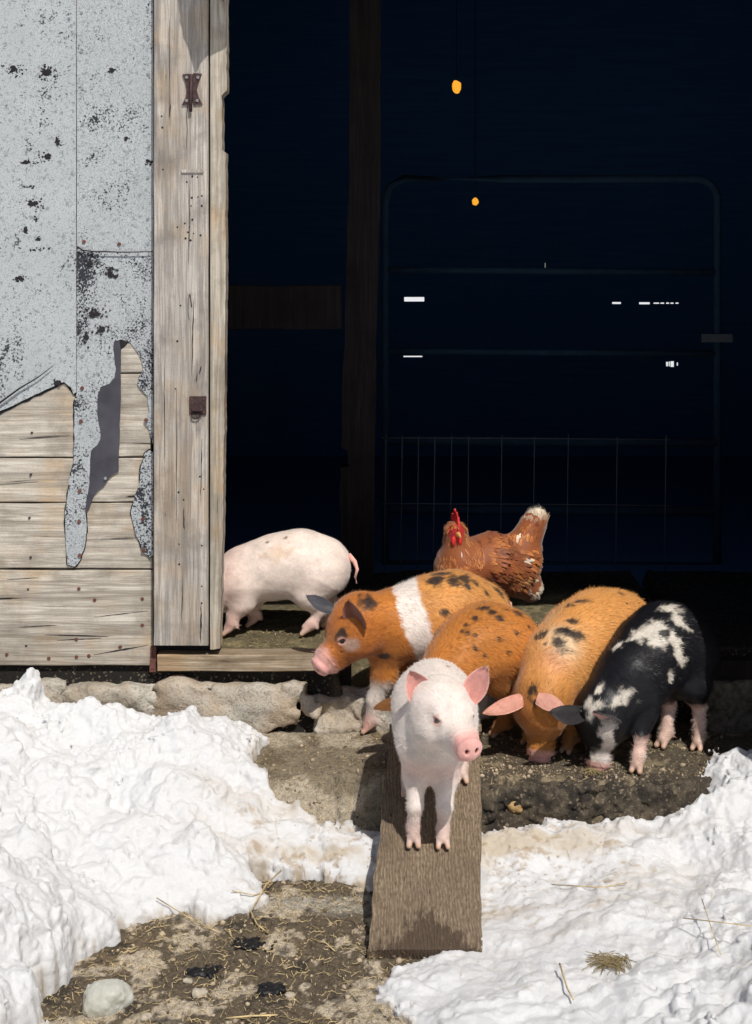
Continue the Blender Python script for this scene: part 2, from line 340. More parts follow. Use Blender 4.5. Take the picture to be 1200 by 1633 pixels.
# --- signed distance fields -> one continuous skin (surface nets)
class Field:
    def __init__(s, lo, hi, h):
        s.lo = np.array(lo, float); s.h = h; s.n = (np.ceil((np.array(hi) - s.lo) / h)).astype(int) + 1
        s.ax = [s.lo[i] + h * np.arange(s.n[i]) for i in range(3)]; s.V = np.full(s.n, .2, dtype=np.float32)
    def _sl(s, lo, hi, m):
        a = np.clip(np.floor((np.array(lo) - m - s.lo) / s.h).astype(int), 0, s.n); b = np.clip(np.ceil((np.array(hi) + m - s.lo) / s.h).astype(int) + 1, 0, s.n)
        sl = tuple(slice(a[i], b[i]) for i in range(3))
        return sl, [s.ax[0][sl[0]][:, None, None], s.ax[1][sl[1]][None, :, None], s.ax[2][sl[2]][None, None, :]]
    def _put(s, sl, d, k, sub=False):
        v = s.V[sl]
        if v.size == 0: return
        if sub: d = -d; s.V[sl] = -smin(-v, -d, k)
        else: s.V[sl] = smin(v, d, k)
    def cone(s, a, b, r1, r2, k=.03, sub=False, sq=None):
        a = np.array(a, float); b = np.array(b, float); R = max(r1, r2)
        sl, (x, y, z) = s._sl(np.minimum(a, b) - R, np.maximum(a, b) + R, k + 3 * s.h + .01)
        d = b - a; L2 = max(d @ d, 1e-9); t = np.clip(((x - a[0]) * d[0] + (y - a[1]) * d[1] + (z - a[2]) * d[2]) / L2, 0, 1)
        dist = np.sqrt((x - a[0] - t * d[0]) ** 2 + (y - a[1] - t * d[1]) ** 2 + (z - a[2] - t * d[2]) ** 2) - (r1 + (r2 - r1) * t)
        s._put(sl, dist.astype(np.float32), k, sub)
    def ell(s, c, r, R=None, k=.03, sub=False):
        c = np.array(c, float); r = np.array(r, float); m = r.max(); R = np.eye(3) if R is None else R   # R columns = axes
        sl, (x, y, z) = s._sl(c - m, c + m, k + 3 * s.h + .01); p = [x - c[0], y - c[1], z - c[2]]
        q = [p[0] * R[0, i] + p[1] * R[1, i] + p[2] * R[2, i] for i in range(3)]
        k0 = np.sqrt((q[0] / r[0]) ** 2 + (q[1] / r[1]) ** 2 + (q[2] / r[2]) ** 2); k1 = np.sqrt((q[0] / r[0] ** 2) ** 2 + (q[1] / r[1] ** 2) ** 2 + (q[2] / r[2] ** 2) ** 2) + 1e-9
        s._put(sl, (k0 * (k0 - 1) / k1).astype(np.float32), k, sub)
    def mesh(s):
        V = s.V; ins = V < 0; n = s.n - 1
        c = [(i, j, k) for i in (0, 1) for j in (0, 1) for k in (0, 1)]
        def sub(A, o): return A[o[0]:o[0] + n[0], o[1]:o[1] + n[1], o[2]:o[2] + n[2]]
        cnt = sum(sub(ins, o).astype(np.int8) for o in c); act = (cnt > 0) & (cnt < 8)
        I = np.argwhere(act); idx = np.full(act.shape, -1, dtype=np.int64); idx[act] = np.arange(len(I))
        P = np.zeros((len(I), 3)); C = np.zeros(len(I))
        for a in range(3):
            for o in c:
                if o[a] == 1: continue
                o2 = list(o); o2[a] = 1
                va = V[I[:, 0] + o[0], I[:, 1] + o[1], I[:, 2] + o[2]]; vb = V[I[:, 0] + o2[0], I[:, 1] + o2[1], I[:, 2] + o2[2]]
                m = (va < 0) != (vb < 0); t = np.where(m, va / (va - vb + 1e-12), 0); q = np.array(o, float)[None].repeat(len(I), 0); q[:, a] = t
                P += q * m[:, None]; C += m
        P = (I + P / C[:, None]) * s.h + s.lo; F = []
        for a in range(3):
            b, d = (a + 1) % 3, (a + 2) % 3
            sl0 = [slice(1, -1)] * 3; sl0[a] = slice(0, -1); sl1 = list(sl0); sl1[a] = slice(1, None)
            A, B = ins[tuple(sl0)], ins[tuple(sl1)]; E = np.argwhere(A != B)
            flip = A[tuple(E.T)]; off = np.ones(3, int); off[a] = 0; E = E + off
            def g(db, dd):
                e = E.copy(); e[:, b] += db; e[:, d] += dd; return idx[e[:, 0], e[:, 1], e[:, 2]]
            q = np.stack([g(-1, -1), g(0, -1), g(0, 0), g(-1, 0)], 1); q[~flip] = q[~flip][:, ::-1]; F.append(q)
        return P, np.concatenate(F)
def smin(a, b, k):
    h = np.maximum(k - np.abs(a - b), 0) / k; return np.minimum(a, b) - h * h * k * .25
def vnormals(P, F):
    n = np.cross(P[F[:, 2]] - P[F[:, 0]], P[F[:, 3]] - P[F[:, 1]]) if F.shape[1] == 4 else np.cross(P[F[:, 1]] - P[F[:, 0]], P[F[:, 2]] - P[F[:, 0]])
    N_ = np.zeros_like(P)
    for j in range(F.shape[1]): np.add.at(N_, F[:, j], n)
    return N_ / (np.linalg.norm(N_, axis=1, keepdims=True) + 1e-12)
def unit(v): v = np.array(v, float); return v / np.linalg.norm(v)
def frame(fwd, up=(0, 0, 1)):
    f = unit(fwd); u = np.array(up, float)
    if abs(f @ unit(u)) > .97: u = np.array([0, -1., 0])
    l = unit(np.cross(u, f)); return np.stack([f, l, np.cross(f, l)], 1)     # columns forward, left, up

#@@TERRAIN
# ------------------------------------------------------------------ ground
def ledge_front(x):
    return -.43 + .02 * vnoise(p3(x, 0 * x), 7, 3) + .012 * vnoise(p3(x, 0 * x), 31, 4) - .03 * sstep(-.1, .05, x) + .05 * sstep(.75, 1.1, x)
def ground_z(x, y):
    e = ledge_front(x); soft = np.where(x < 0.02, .10, .028)
    step = sstep(-1, 1, (y - e) / soft)
    z = -.20 + .20 * step
    z = z - .03 * sstep(.03, -.3, x) * step * sstep(0, -.4, y)
    left = 1 - sstep(-.16, -.06, x); right = sstep(1.02, 1.10, x)
    inner = np.maximum(left, right) * sstep(-.01, .03, y) * .245
    gap = (1 - np.maximum(left, right)) * sstep(.14, .55, y) * .245
    z = z + np.maximum(inner, gap)
    q = p3(x, y)
    z = z + .010 * fbm(q, 6, 4, 11) + .007 * fbm(q, 30, 4, 12) * (1 - .5 * step)
    wl = worley(x, y, 55, 3); z = z + .006 * np.clip(.42 - wl, 0, .4) / .4 * (1 - .6 * step)
    return z
def grid(x0, x1, y0, y1, h):
    nx = int((x1 - x0) / h) + 1; ny = int((y1 - y0) / h) + 1
    X, Y = np.meshgrid(np.linspace(x0, x1, nx), np.linspace(y0, y1, ny), indexing='ij')
    i = np.arange(nx * ny).reshape(nx, ny)
    F = np.stack([i[:-1, :-1], i[1:, :-1], i[1:, 1:], i[:-1, 1:]], -1).reshape(-1, 4); return X.ravel(), Y.ravel(), F
def mixc(a, b, t): return a * (1 - t[:, None]) + np.array(b) * t[:, None]
gx, gy, gF = grid(-1.6, 1.6, -2.0, 1.2, .0065)
gz = ground_z(gx, gy); q = p3(gx, gy)
gc = np.tile(np.array([.17, .13, .085]), (len(gx), 1))
n1, n2, n3 = fbm(q, 4, 5, 21), fbm(q, 9, 5, 22, .65), fbm(q, 22, 4, 23)
yard = sstep(-.46, -.6, gy)
gc = mixc(gc, [.235, .17, .095], sstep(-.1, .4, n1))
gc = mixc(gc, [.74, .62, .46], sstep(.08, .14, n2 + .2 * n3 + .10 * np.exp(-((gx + .72) / .22) ** 2)) * yard * .92)            # pale dried clay patches
gc = mixc(gc, [.035, .03, .025], sstep(.25, .36, n3 + .4 * n1) * yard * .7)
led = sstep(-.55, -.42, gy) * (1 - sstep(-.02, .04, gy)); lft = 1 - sstep(.0, .12, gx)
gc = mixc(gc, [.56, .475, .355], led * lft * sstep(-.25, .15, n2 + .2))                    # sandy slab on the left
gc = mixc(gc, [.20, .155, .09], led * lft * sstep(.02, .2, -n1 - .3 * n3 + .05) * .7)
gc = mixc(gc, [.12, .098, .068], led * (1 - lft) * .8); gc = mixc(gc, [.075, .06, .045], (1 - lft) * sstep(-.52, -.46, gy) * (1 - sstep(-.41, -.38, gy)) * .8)
gc = mixc(gc, [.34, .27, .17], led * (1 - lft) * sstep(.28, .4, n3 + .3 * n2))
gc = mixc(gc, [.55, .50, .41], sstep(-.86, -.80, gy) * (1 - sstep(-.76, -.72, gy)) * sstep(.1, -.05, gx) * sstep(-.2, .2, n3 + .2) * .9)
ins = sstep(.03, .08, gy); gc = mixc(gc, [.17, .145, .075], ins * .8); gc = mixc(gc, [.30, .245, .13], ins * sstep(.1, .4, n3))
gc = mixc(gc, [.02, .016, .013], ins * np.maximum(sstep(.7, .95, gy), sstep(.85, 1.0, gx)))  # shade at the back and right of the inside floor, painted near black
gc = mixc(gc, [.018, .015, .012], sstep(-.025, -.01, gy) * (1 - sstep(.035, .05, gy)) * np.maximum(1 - sstep(-.16, -.06, gx), sstep(1.02, 1.1, gx)))  # shade in the slot under the wall boards, painted near black
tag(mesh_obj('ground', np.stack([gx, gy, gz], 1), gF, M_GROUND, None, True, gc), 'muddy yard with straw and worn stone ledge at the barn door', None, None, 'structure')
M_FAR = simple('far_snow_field', (.78, .79, .8), .8, 0, .05, 2)
fv = [(-300, -300, -.26), (300, -300, -.26), (300, 400, -.26), (-300, 400, -.26)]
tag(mesh_obj('snow_field', fv, [(0, 1, 2, 3)], M_FAR, None, False), 'flat snow field reaching to the horizon round the barn', None, None, 'structure')

# ------------------------------------------------------------------ snow
def gp(px, py, z=-.19):
    d = FPX * (CAM_H - z) / (py - 420); return ((px - 600) * d / FPX, d - CAM_D)
left_poly = [(-1.75, -.09), (-.74, -.10), (-.60, -.12), (-.40, -.06), (-.325, -.10), (-.36, -.17), (-.385, -.26), (-.35, -.36), (-.25, -.43), (-.05, -.46), (.16, -.47),
             (.16, -.70), gp(600, 1418), gp(560, 1412), gp(500, 1400), gp(405, 1398), gp(428, 1435), gp(395, 1452), gp(330, 1470), gp(300, 1452), gp(235, 1462), gp(195, 1480), gp(190, 1500), gp(125, 1530), gp(105, 1570), gp(50, 1600), gp(75, 1650), (-.9, -1.9), (-1.75, -1.9)]
right_poly = [(.10, -.50), (.30, -.485), (.45, -.50), (.62, -.46), (.80, -.43), (.93, -.41), (.98, -.33), (1.05, -.28), (1.75, -.25), (1.75, -2.0), gp(700, 1690), gp(640, 1622), gp(606, 1600), gp(598, 1575), gp(625, 1545), gp(660, 1532), gp(700, 1515), gp(700, 1450)]
def sdist(poly, x, y):
    d = np.full(x.shape, 9.0); inside = np.zeros(x.shape, bool); n = len(poly)
    for i in range(n):
        ax_, ay_ = poly[i]; bx_, by_ = poly[(i + 1) % n]; ex, ey = bx_ - ax_, by_ - ay_
        t = np.clip(((x - ax_) * ex + (y - ay_) * ey) / (ex * ex + ey * ey + 1e-12), 0, 1)
        d = np.minimum(d, np.hypot(x - ax_ - t * ex, y - ay_ - t * ey))
        c = ((ay_ > y) != (by_ > y)) & (x < ex * (y - ay_) / (by_ - ay_ + 1e-12) + ax_); inside ^= c
    return np.where(inside, d, -d)
def hp(px, py, d): p = W(px, py, d); return (p[0], p[1], p[2])
CP = [hp(60, 1060, 4.38), hp(0, 1085, 4.36), (-1.4, -.1, .24), hp(108, 1118, 4.32), hp(165, 1125, 4.25), hp(235, 1158, 4.22), hp(288, 1136, 4.22), hp(335, 1165, 4.22), hp(370, 1140, 4.28), hp(415, 1152, 4.37), hp(395, 1180, 4.25),
      hp(150, 1200, 4.12), hp(300, 1230, 4.04), hp(200, 1290, 3.92), hp(310, 1330, 3.80), hp(150, 1390, 3.66), hp(250, 1430, 3.60), (-1.15, -.4, .16), (-1.15, -.7, .10),
      (-.30, -.48, -.07), (-.15, -.50, -.085), (0, -.52, -.095), (-.2, -.64, -.12), (-.02, -.70, -.14), (-.36, -.45, -.03), (-.42, -.62, -.09), (-.40, -.8, -.14), (-.62, -.92, -.13), (-.30, -.8, -.16),
      (-.95, -.95, .02), (-1.02, -1.12, .15), (-1.05, -1.3, .20), (-.88, -1.25, .04), (-.84, -1.4, .0), (-1.3, -1.5, .25),
      (.15, -.54, -.095), (.3, -.53, -.075), (.55, -.51, -.05), (.7, -.5, -.05), (.5, -.8, -.15), (.25, -.9, -.17), (.2, -1.15, -.17), (.5, -1.2, -.14), (.1, -1.22, -.17), (.75, -.6, -.10), (.75, -.9, -.13),
      hp(1080, 1278, 4.06), hp(1125, 1243, 4.06), hp(1165, 1212, 4.08), hp(1200, 1202, 4.1), (1.3, -.35, .14), (1.3, -.8, .06), hp(1190, 1330, 3.85), hp(1100, 1400, 3.75), hp(1180, 1430, 3.6), (.9, -.95, -.08), (.95, -1.2, -.06), (.72, -1.25, -.12), (1.0, -1.4, 0), (.4, -1.4, -.15)]
CP = np.array(CP)
def snow_z(x, y):
    num = 0; den = 0
    for cx, cy, cz in CP:
        r2 = (x - cx) ** 2 + (y - cy) ** 2 + .0012; wt = r2 ** -1.7; num = num + wt * cz; den = den + wt
    B = num / den
    wob = .018 * fbm(p3(x, y), 14, 4, 31) + .012 * fbm(p3(x, y), 45, 3, 33)
    sd = np.maximum(sdist(left_poly, x, y), sdist(right_poly, x, y)) + wob
    g0 = np.where(y > -.42, -.02, -.2)
    g0 = -.2 + .2 * sstep(-.5, -.38, y)
    top = np.maximum(B, g0 + .035)
    prof = np.sqrt(np.clip(sd / .04, 0, 1)) * .62 + .38 * sstep(0, .15, sd)
    z = g0 + (top - g0) * prof
    t = np.clip(z - g0, 0, .3); amp = np.clip(t / .05, 0, 1); hi = .55 + .45 * sstep(.06, .2, t)
    wx = x + .03 * vnoise(p3(x, y), 12, 41); wy = y + .03 * vnoise(p3(x, y), 12, 42)
    l1 = .5 - worley(wx, wy, 7, 51); l2 = .5 - worley(wx, wy, 17, 52); l3 = .45 - worley(wx, wy, 42, 53); l4 = .45 - worley(x, y, 95, 54)
    z = z + amp * hi * (.040 * l1 + .020 * l2 + .020 * fbm(p3(x, y), 9, 4, 55))
    z = z + .075 * np.exp(-(((x + 1.05) / .045) ** 2 + ((y + .14) / .06) ** 2)) + .02 * np.exp(-(((x + .58) / .04) ** 2 + ((y + .29) / .04) ** 2))
    return np.where(sd < 0, g0 - .06, z), sd
def w3(P, f, s=0):
    q = P * f; i = np.floor(q); best = np.full(len(P), 9.0)
    for dx in (-1, 0, 1):
        for dy in (-1, 0, 1):
            for dz in (-1, 0, 1):
                c = i + np.array([dx, dy, dz]); o = np.stack([_h(c[:, 0], c[:, 1], c[:, 2], s + k) for k in (0, 7, 13)], 1); best = np.minimum(best, ((c + o - q) ** 2).sum(1))
    return np.sqrt(best)
def snow_volume(lo, hi, h):
    f = Field(lo, hi, h); X, Y = np.meshgrid(f.ax[0], f.ax[1], indexing='ij'); Z, SD = snow_z(X.ravel(), Y.ravel()); Z = Z.reshape(X.shape); SD = SD.reshape(X.shape)
    Z = np.where(SD < 0, Z - np.clip(-SD, 0, .05) * 2, Z)
    gxx, gyy = np.gradient(Z, h); k = 1 / np.sqrt(1 + np.minimum(gxx ** 2 + gyy ** 2, 9))
    D = (f.ax[2][None, None, :] - Z[:, :, None]) * k[:, :, None]; idx = np.abs(D) < .055; I = np.argwhere(idx); P = I * h + f.lo
    t = np.clip((Z[I[:, 0], I[:, 1]] + .17) / .05, .6, 1); t = t * np.where(P[:, 2] > -.02, 1.15, 1) 
    q = P + .02 * np.stack([vnoise(P, 18, 1), vnoise(P, 18, 2), vnoise(P, 18, 3)], 1)
    c1 = sstep(-.15, .3, vnoise(P, 5, 97)); c2 = sstep(-.2, .3, vnoise(P, 9, 98)); edge = 1 - sstep(.0, .10, SD[I[:, 0], I[:, 1]]); c1 = np.maximum(c1, edge * .8)
    n = .015 * (.5 - w3(q, 10, 91)) + .018 * (.5 - w3(q, 24, 92)) * (.3 + .7 * c1) + .011 * (.5 - w3(q, 48, 93)) * (.45 + .6 * c2) + .0045 * (.5 - w3(P, 92, 99)) + .014 * fbm(P, 7, 3, 94, .5) + .007 * fbm(P, 34, 4, 96, .65) * (.5 + .6 * c2)
    D[idx] -= np.minimum(n * t * 1.15, .020); D[~idx] = np.clip(D[~idx], -.1, .1); f.V = D.astype(np.float32); return f.mesh()
P, sF = snow_volume((-1.45, -1.72, -.27), (1.25, -.035, .40), .0052)
sx, sy, sz = P.T; dum, sd = snow_z(sx, sy); nn = vnormals(P, sF)
q = p3(sx, sy); sc_ = np.tile(np.array([.805, .805, .81]), (len(sx), 1))
dirt = fbm(q * np.array([.5, 1.9, 1]), 8, 5, 61, .6)
mid = np.exp(-((sx + .12) / .30) ** 2) * np.exp(-((sy + .60) / .17) ** 2); mid2 = np.exp(-((sx - .42) / .34) ** 2) * np.exp(-((sy + .70) / .30) ** 2)
sc_ = mixc(sc_, [.58, .48, .35], np.clip(sstep(-.15, .45, dirt) * (1.1 * mid + .8 * mid2), 0, .8))
sc_ = mixc(sc_, [.45, .36, .25], (1 - sstep(.0, .02, sd)) * sstep(-.1, .3, fbm(q, 30, 3, 62)) * .6)
sc_ = mixc(sc_, [.42, .29, .15], np.clip(sstep(.10, .55, fbm(q * np.array([.5, 1.5, 1]), 36, 5, 63, .75)) * (1.1 * mid + mid2), 0, .6))
sc_ = mixc(sc_, [.25, .16, .08], sstep(.50, .62, fbm(q * np.array([.7, 1.3, 1]), 110, 3, 64, .8)) * np.clip(.15 + mid + mid2, 0, 1) * .7)
P = P + nn * (.0030 * fbm(P, 85, 3, 72, .8))[:, None]
tag(mesh_obj('snow', P, sF, M_SNOW, None, True, sc_), 'lumpy melting snow banks piled on both sides of the barn door', None, None, 'structure')

def ledge_slab():
    f = Field((.10, -.53, -.23), (1.30, -.28, .03), .0058); X, Y, Z = np.meshgrid(*f.ax, indexing='ij'); fr = -.462 + .05 * sstep(.7, 1.1, X)
    a = Z + .006; b = fr - Y; c = .30 + Y; D = np.maximum(np.maximum(a, b), c)
    hh = np.maximum(.02 - np.abs(a - b), 0) / .02; D = D + hh * hh * .02 * .25
    I = np.argwhere(np.abs(D) < .05); P = I * f.h + f.lo; face = sstep(-.40, -.45, P[:, 1])
    q = P + .012 * np.stack([vnoise(P, 30, 1), vnoise(P, 30, 2), vnoise(P, 30, 3)], 1)
    n = (.034 * fbm(P, 8, 4, 311, .6) + .016 * (.42 - w3(q, 22, 312)) + .009 * (.42 - w3(P, 55, 313))) * (.25 + .75 * face) + .004 * fbm(P, 60, 3, 314)
    D[tuple(I.T)] -= n; f.V = D.astype(np.float32); P, F = f.mesh()
    k = fbm(P, 30, 4, 315); C = np.tile(np.array([.135, .108, .075]), (len(P), 1)); C = mixc(C, [.055, .045, .035], sstep(-.1, .2, k)); C = mixc(C, [.40, .32, .21], (1 - sstep(.16, .24, w3(P, 55, 313))) * sstep(.05, .25, vnoise(P, 40, 7)))
    C = mixc(C, [.30, .24, .15], sstep(-.42, -.38, P[:, 1]) * sstep(0, .3, fbm(P, 20, 4, 316)) * .8)
    tag(mesh_obj('ledge', P, F, M_GROUND, None, True, C), 'rough dark wet slab edge the piglets stand on, right of the plank', None, None, 'structure')
ledge_slab()

#@@BARN
# ------------------------------------------------------------------ barn
barn = empty('barn', (0, 0, 0), 'old timber barn with grey torn roofing felt, weathered door post and a black open doorway', 'barn')
def zz(py, d=4.5): return CAM_H - (py - 420) * d / FPX
def xx(px, d=4.5): return (px - 600) * d / FPX
rows = [(1061, 909.5), (906.5, 803), (800.5, 731), (728.5, 596), (593.5, 480), (478, 350), (348, 200), (198, 60), (58, -90), (-92, -240)]
for i, (y1, y0) in enumerate(rows):
    yy = [-.003, .0, .002, -.001][i % 4]
    rough_board('siding_board', -1.75, xx(242.5) - .002 * (i % 2), yy, .025, zz(y1), zz(y0), M_BOARD, barn, 0, .0022, .015, 10 + i)
def wp(l, d=4.49): return [(xx(a, d), zz(b, d)) for a, b in l]
big = [(-420, -300), (121, -300), (121.3, 625), (117, 628), (113, 618), (102, 609), (90, 614), (60, 628), (30, 642), (0, 656), (-60, 684), (-420, 700)]
sheet('roofing_felt', wp(big), -.0095, .004, M_FELT, barn, .0012, 1, .008, {0, 1, 10, 11})
r_up = [(122.3, -300), (244, -300), (244, 401), (200, 401), (160, 400), (138, 402), (128, 398), (122.5, 392)]
sheet('roofing_felt', wp(r_up), -.0085, .004, M_FELT, barn, .0006, 2, .008, {0, 1, 7})
r_lo = [(122.3, 396), (243.6, 402), (243.6, 633), (240, 640), (236, 632), (226, 622), (219, 612), (221, 600), (227, 592), (226, 575), (220, 562), (208, 546), (194, 541), (181, 545), (180, 560), (184, 588), (182, 602), (174, 612), (160, 618),
        (156, 632), (155, 660), (159, 684), (160, 700), (154, 710), (146, 718), (143, 732), (143, 770), (138, 792), (136, 812), (138, 850), (135, 868), (128, 893), (119, 904), (108, 901), (106, 885), (104, 850), (103, 818), (107, 800), (110, 770), (117, 738), (118, 700), (118, 640), (122, 628)]
sheet('roofing_felt', wp(r_lo), -.0075, .004, M_FELTW, barn, .0014, 3, .006, {0, 1, len(r_lo) - 1})
def grow(pts, a):
    c = []; n = len(pts)
    area = sum(pts[i][0] * pts[(i + 1) % n][1] - pts[(i + 1) % n][0] * pts[i][1] for i in range(n)); sg = 1 if area > 0 else -1
    for i in range(n):
        p0, p1, p2 = map(np.array, (pts[i - 1], pts[i], pts[(i + 1) % n])); e = unit(p2 - p0 + 1e-9); c.append(tuple(p1 + sg * a * np.array([e[1], -e[0]])))
    return c
strip_l = [p for p in r_lo[11:]]
sheet('torn_felt_edge', grow(wp(strip_l), .0030), -.0035, .003, M_TAREDGE, barn, .0022, 4, .005)
sheet('torn_felt_edge', wp([(-420, 600), (60, 600), (119, 600), (120, 632), (112, 623), (102, 612), (60, 632), (30, 646), (0, 661), (-60, 689), (-420, 705)]), -.0035, .003, M_TAREDGE, barn, .002, 5, .005)
memb = [(178, 546), (190, 543), (192.5, 560), (192, 640), (190, 700), (189, 752), (180, 757), (174, 762), (166, 775), (158, 781), (149, 790), (146, 800), (142, 812), (134, 822), (132, 800), (136, 720), (148, 705), (150, 690), (149, 660), (150, 620), (170, 610), (178, 590)]
sheet('bare_felt_strip', wp(memb), -.0058, .003, M_MEMB, barn, .0008, 6, .006)
scrap = [(244, 722), (238, 718), (230, 724), (224, 745), (222, 775), (212, 800), (208, 816), (213, 832), (216, 850), (228, 880), (240, 892), (244, 886)]
sheet('roofing_felt', wp(scrap), -.0080, .004, M_FELTW, barn, .0018, 7, .005, {11})
sheet('torn_felt_edge', grow(wp(scrap), .0025), -.0035, .003, M_TAREDGE, barn, .0022, 8, .005)
sc2 = [(244, 628), (236, 632), (238, 652), (235, 668), (232, 676), (238, 686), (241, 700), (244, 708)]
sheet('roofing_felt', wp(sc2), -.0072, .004, M_FELTW, barn, .0015, 9, .005, {7})
def blot(px, py, rx, ry, n, seed):
    r_ = random.Random(seed); parts = []
    for i in range(n):
        g = (r_.gauss(0, .45), r_.gauss(0, .45)); cx0, cy0 = px + g[0] * rx, py + g[1] * ry; rr = r_.uniform(.8, 3.2) * (1.6 if abs(g[0]) + abs(g[1]) < .4 else .7); k = 9
        ring = [W(cx0 + rr * r_.uniform(.4, 1.3) * math.cos(6.283 * j / k), cy0 + rr * r_.uniform(.4, 1.1) * math.sin(6.283 * j / k), 4.4900 - i * .00001) for j in range(k)]
        y0 = -.0102 - i * 1e-5; parts.append(([(p[0], y0, p[2]) for p in ring] + [(p[0], y0 + .0018, p[2]) for p in ring], [tuple(range(k))] + [(j, j + k, (j + 1) % k + k, (j + 1) % k) for j in range(k)]))
    V, F = merge(parts); mesh_obj('tar_blister', V, F, M_TAREDGE, barn, False)
for i, b in enumerate([(20, 110, 20, 9, 50), (74, 114, 16, 13, 60), (178, 111, 8, 4, 12), (50, 324, 9, 6, 26), (57, 348, 4, 5, 12), (40, 367, 6, 7, 18), (62, 382, 5, 4, 14), (203, 222, 5, 4, 9), (237, 258, 6, 5, 12), (45, 259, 14, 3, 16), (92, 225, 6, 14, 22), (75, 250, 8, 8, 16), (175, 433, 14, 8, 28), (145, 420, 8, 12, 22), (60, 397, 22, 3, 18), (150, 500, 22, 12, 50), (30, 445, 18, 10, 18), (180, 440, 10, 4, 12), (136, 540, 6, 14, 26), (45, 297, 16, 3, 14), (60, 325, 14, 10, 20), (90, 610, 10, 5, 22), (160, 525, 16, 8, 30)]): blot(*b, 300 + i)
# crease lines (folded ridge of felt on the left, overlap lip)
cr = [W(-30, 668, 4.478), W(0, 642, 4.478), W(30, 620, 4.478), W(60, 602, 4.478), W(85, 583, 4.48)]
tube('felt_crease', cr, [.004, .0035, .003, .002, .001], M_TAREDGE, barn, 6)
tube('felt_crease', [W(124, 393, 4.4815), W(132, 399, 4.481), W(150, 401, 4.481), W(200, 402, 4.481), W(243, 401, 4.481)], [.002, .0028, .0022, .002, .0015], M_TAREDGE, barn, 6)
# post and edge strip
PY = -.045; dP = CAM_D + PY
post = rough_board('door_post', xx(245, dP), xx(332, dP), PY, .03, zz(1029, dP), 3.0, M_POST, barn, 2, .0012, .02, 40, .006)
dS = CAM_D - .035
strip_pts = [(335.5, 1036), (335.5, -300), (360.5, -300), (361.5, 144), (354, 152), (354.5, 238), (360, 243), (360, 420), (358.5, 600), (356, 800), (351, 1034)]
sheet('door_edge_strip', wp(strip_pts, dS), -.035, .075, M_EDGE, barn, .0012, 11, .01, {0, 1})
box('door_jamb', xx(331.8, 4.5), xx(338, 4.5), -.018, .05, zz(1029), 3.0, M_DARKW, barn)
# nails
def disc(name, px, py, r, y, mat, parent, th=.003):
    p = W(px, py, CAM_D + y); V, F = tube_vf([(p[0], y - th, p[2]), (p[0], y + .004, p[2])], [r * .85, r], 8)
    V = [(a + random.uniform(-1, 1) * r * .08, b, c + random.uniform(-1, 1) * r * .08) for a, b, c in V]; return mesh_obj(name, V, F, mat, parent, False)
for px, py in [(134, 385), (190, 389), (131, 619), (129, 672), (127, 783), (126, 832), (127, 886), (233, 670), (228, 828), (229, 877)]: disc('roofing_nail', px, py, .0068, -.0095, M_RUST, barn)
M_GNAIL = simple('grey_nail', (.28, .30, .30), .6, .3, .2, 90)
for px, py in [(130, 20), (236, 14), (130, 82), (236, 62), (131, 141), (237, 118), (132, 197), (238, 232), (236, 283), (134, 312), (236, 349), (201, 408), (234, 436), (132, 512), (231, 509), (131, 568), (236, 388), (168, 763)]: disc('galvanised_nail', px, py, .0055, -.0095, M_GNAIL, barn, .0015)
for px, py in [(126, 939), (151, 957), (227, 955), (227, 997), (11, 1044), (78, 1050), (192, 1032), (142, 1046), (122, 1048), (122, 1020)]: disc('rusty_nail', px, py, .0068, -.002, M_RUST, barn)
for px, py in [(51, 690), (47, 826), (49, 757), (45, 940), (42, 1030), (49, 889)]: disc('small_nail', px, py, .0045, -.001, M_IRON, barn)
for px, py in [(258, 185), (259, 203), (260, 270), (283, 544), (280, 620), (288, 487), (285, 785), (293, 797), (286, 868), (322, 870), (286, 900), (322, 935), (322, 962), (325, 780), (319, 760), (295, 356), (300, 370), (304, 383), (309, 372), (296, 380), (302, 362), (320, 375), (283, 362), (307, 350), (305, 328), (306, 315), (316, 314), (322, 312), (322, 328), (298, 290), (307, 281), (315, 282)]:
    disc('nail_hole', px, py, random.choice([.0028, .0034, .0042]), PY, M_TAREDGE, barn, .0008)
def crack(px, py, px2, py2, wd, y, d, seed, parent):
    r_ = random.Random(seed); n = 12; L = []; Rr = []
    for i in range(n + 1):
        t = i / n; x = px + (px2 - px) * t + r_.uniform(-.5, .5); z = py + (py2 - py) * t; w_ = wd * math.sin(math.pi * min(max(t, .03), .97)) * r_.uniform(.5, 1.2)
        if abs(py2 - py) > abs(px2 - px): L.append((x - w_ / 2, z)); Rr.append((x + w_ / 2, z))
        else: L.append((x, z - w_ / 2)); Rr.append((x, z + w_ / 2))
    sheet('wood_crack', wp(L + Rr[::-1], d), y, .002, M_TAREDGE, parent, .0002, seed, .02)
for i, c_ in enumerate([(299, 130, 298, 262, 1.6), (303, 300, 301, 420, 1.2), (309, 480, 306, 600, 1.8), (262, 560, 263, 760, 1.0), (322, 700, 320, 800, 1.6), (321, 960, 320, 1026, 2.4), (291, 920, 290, 990, 1.2), (270, 30, 271, 180, .9), (282, 620, 281, 860, .9)]): crack(*c_, PY - .0012, dP, 500 + i, barn)
for i, c_ in enumerate([(70, 1013, 172, 1016, 2.0), (90, 1022, 160, 1019, 1.4), (30, 1001, 90, 998, 1.2), (150, 985, 235, 975, 1.0), (10, 925, 60, 922, 1.4), (150, 1045, 235, 1030, 2.2), (160, 860, 240, 857, 1.0), (0, 770, 60, 766, .9), (30, 700, 110, 694, .9)]): crack(*c_, -.0042, 4.49, 540 + i, barn)
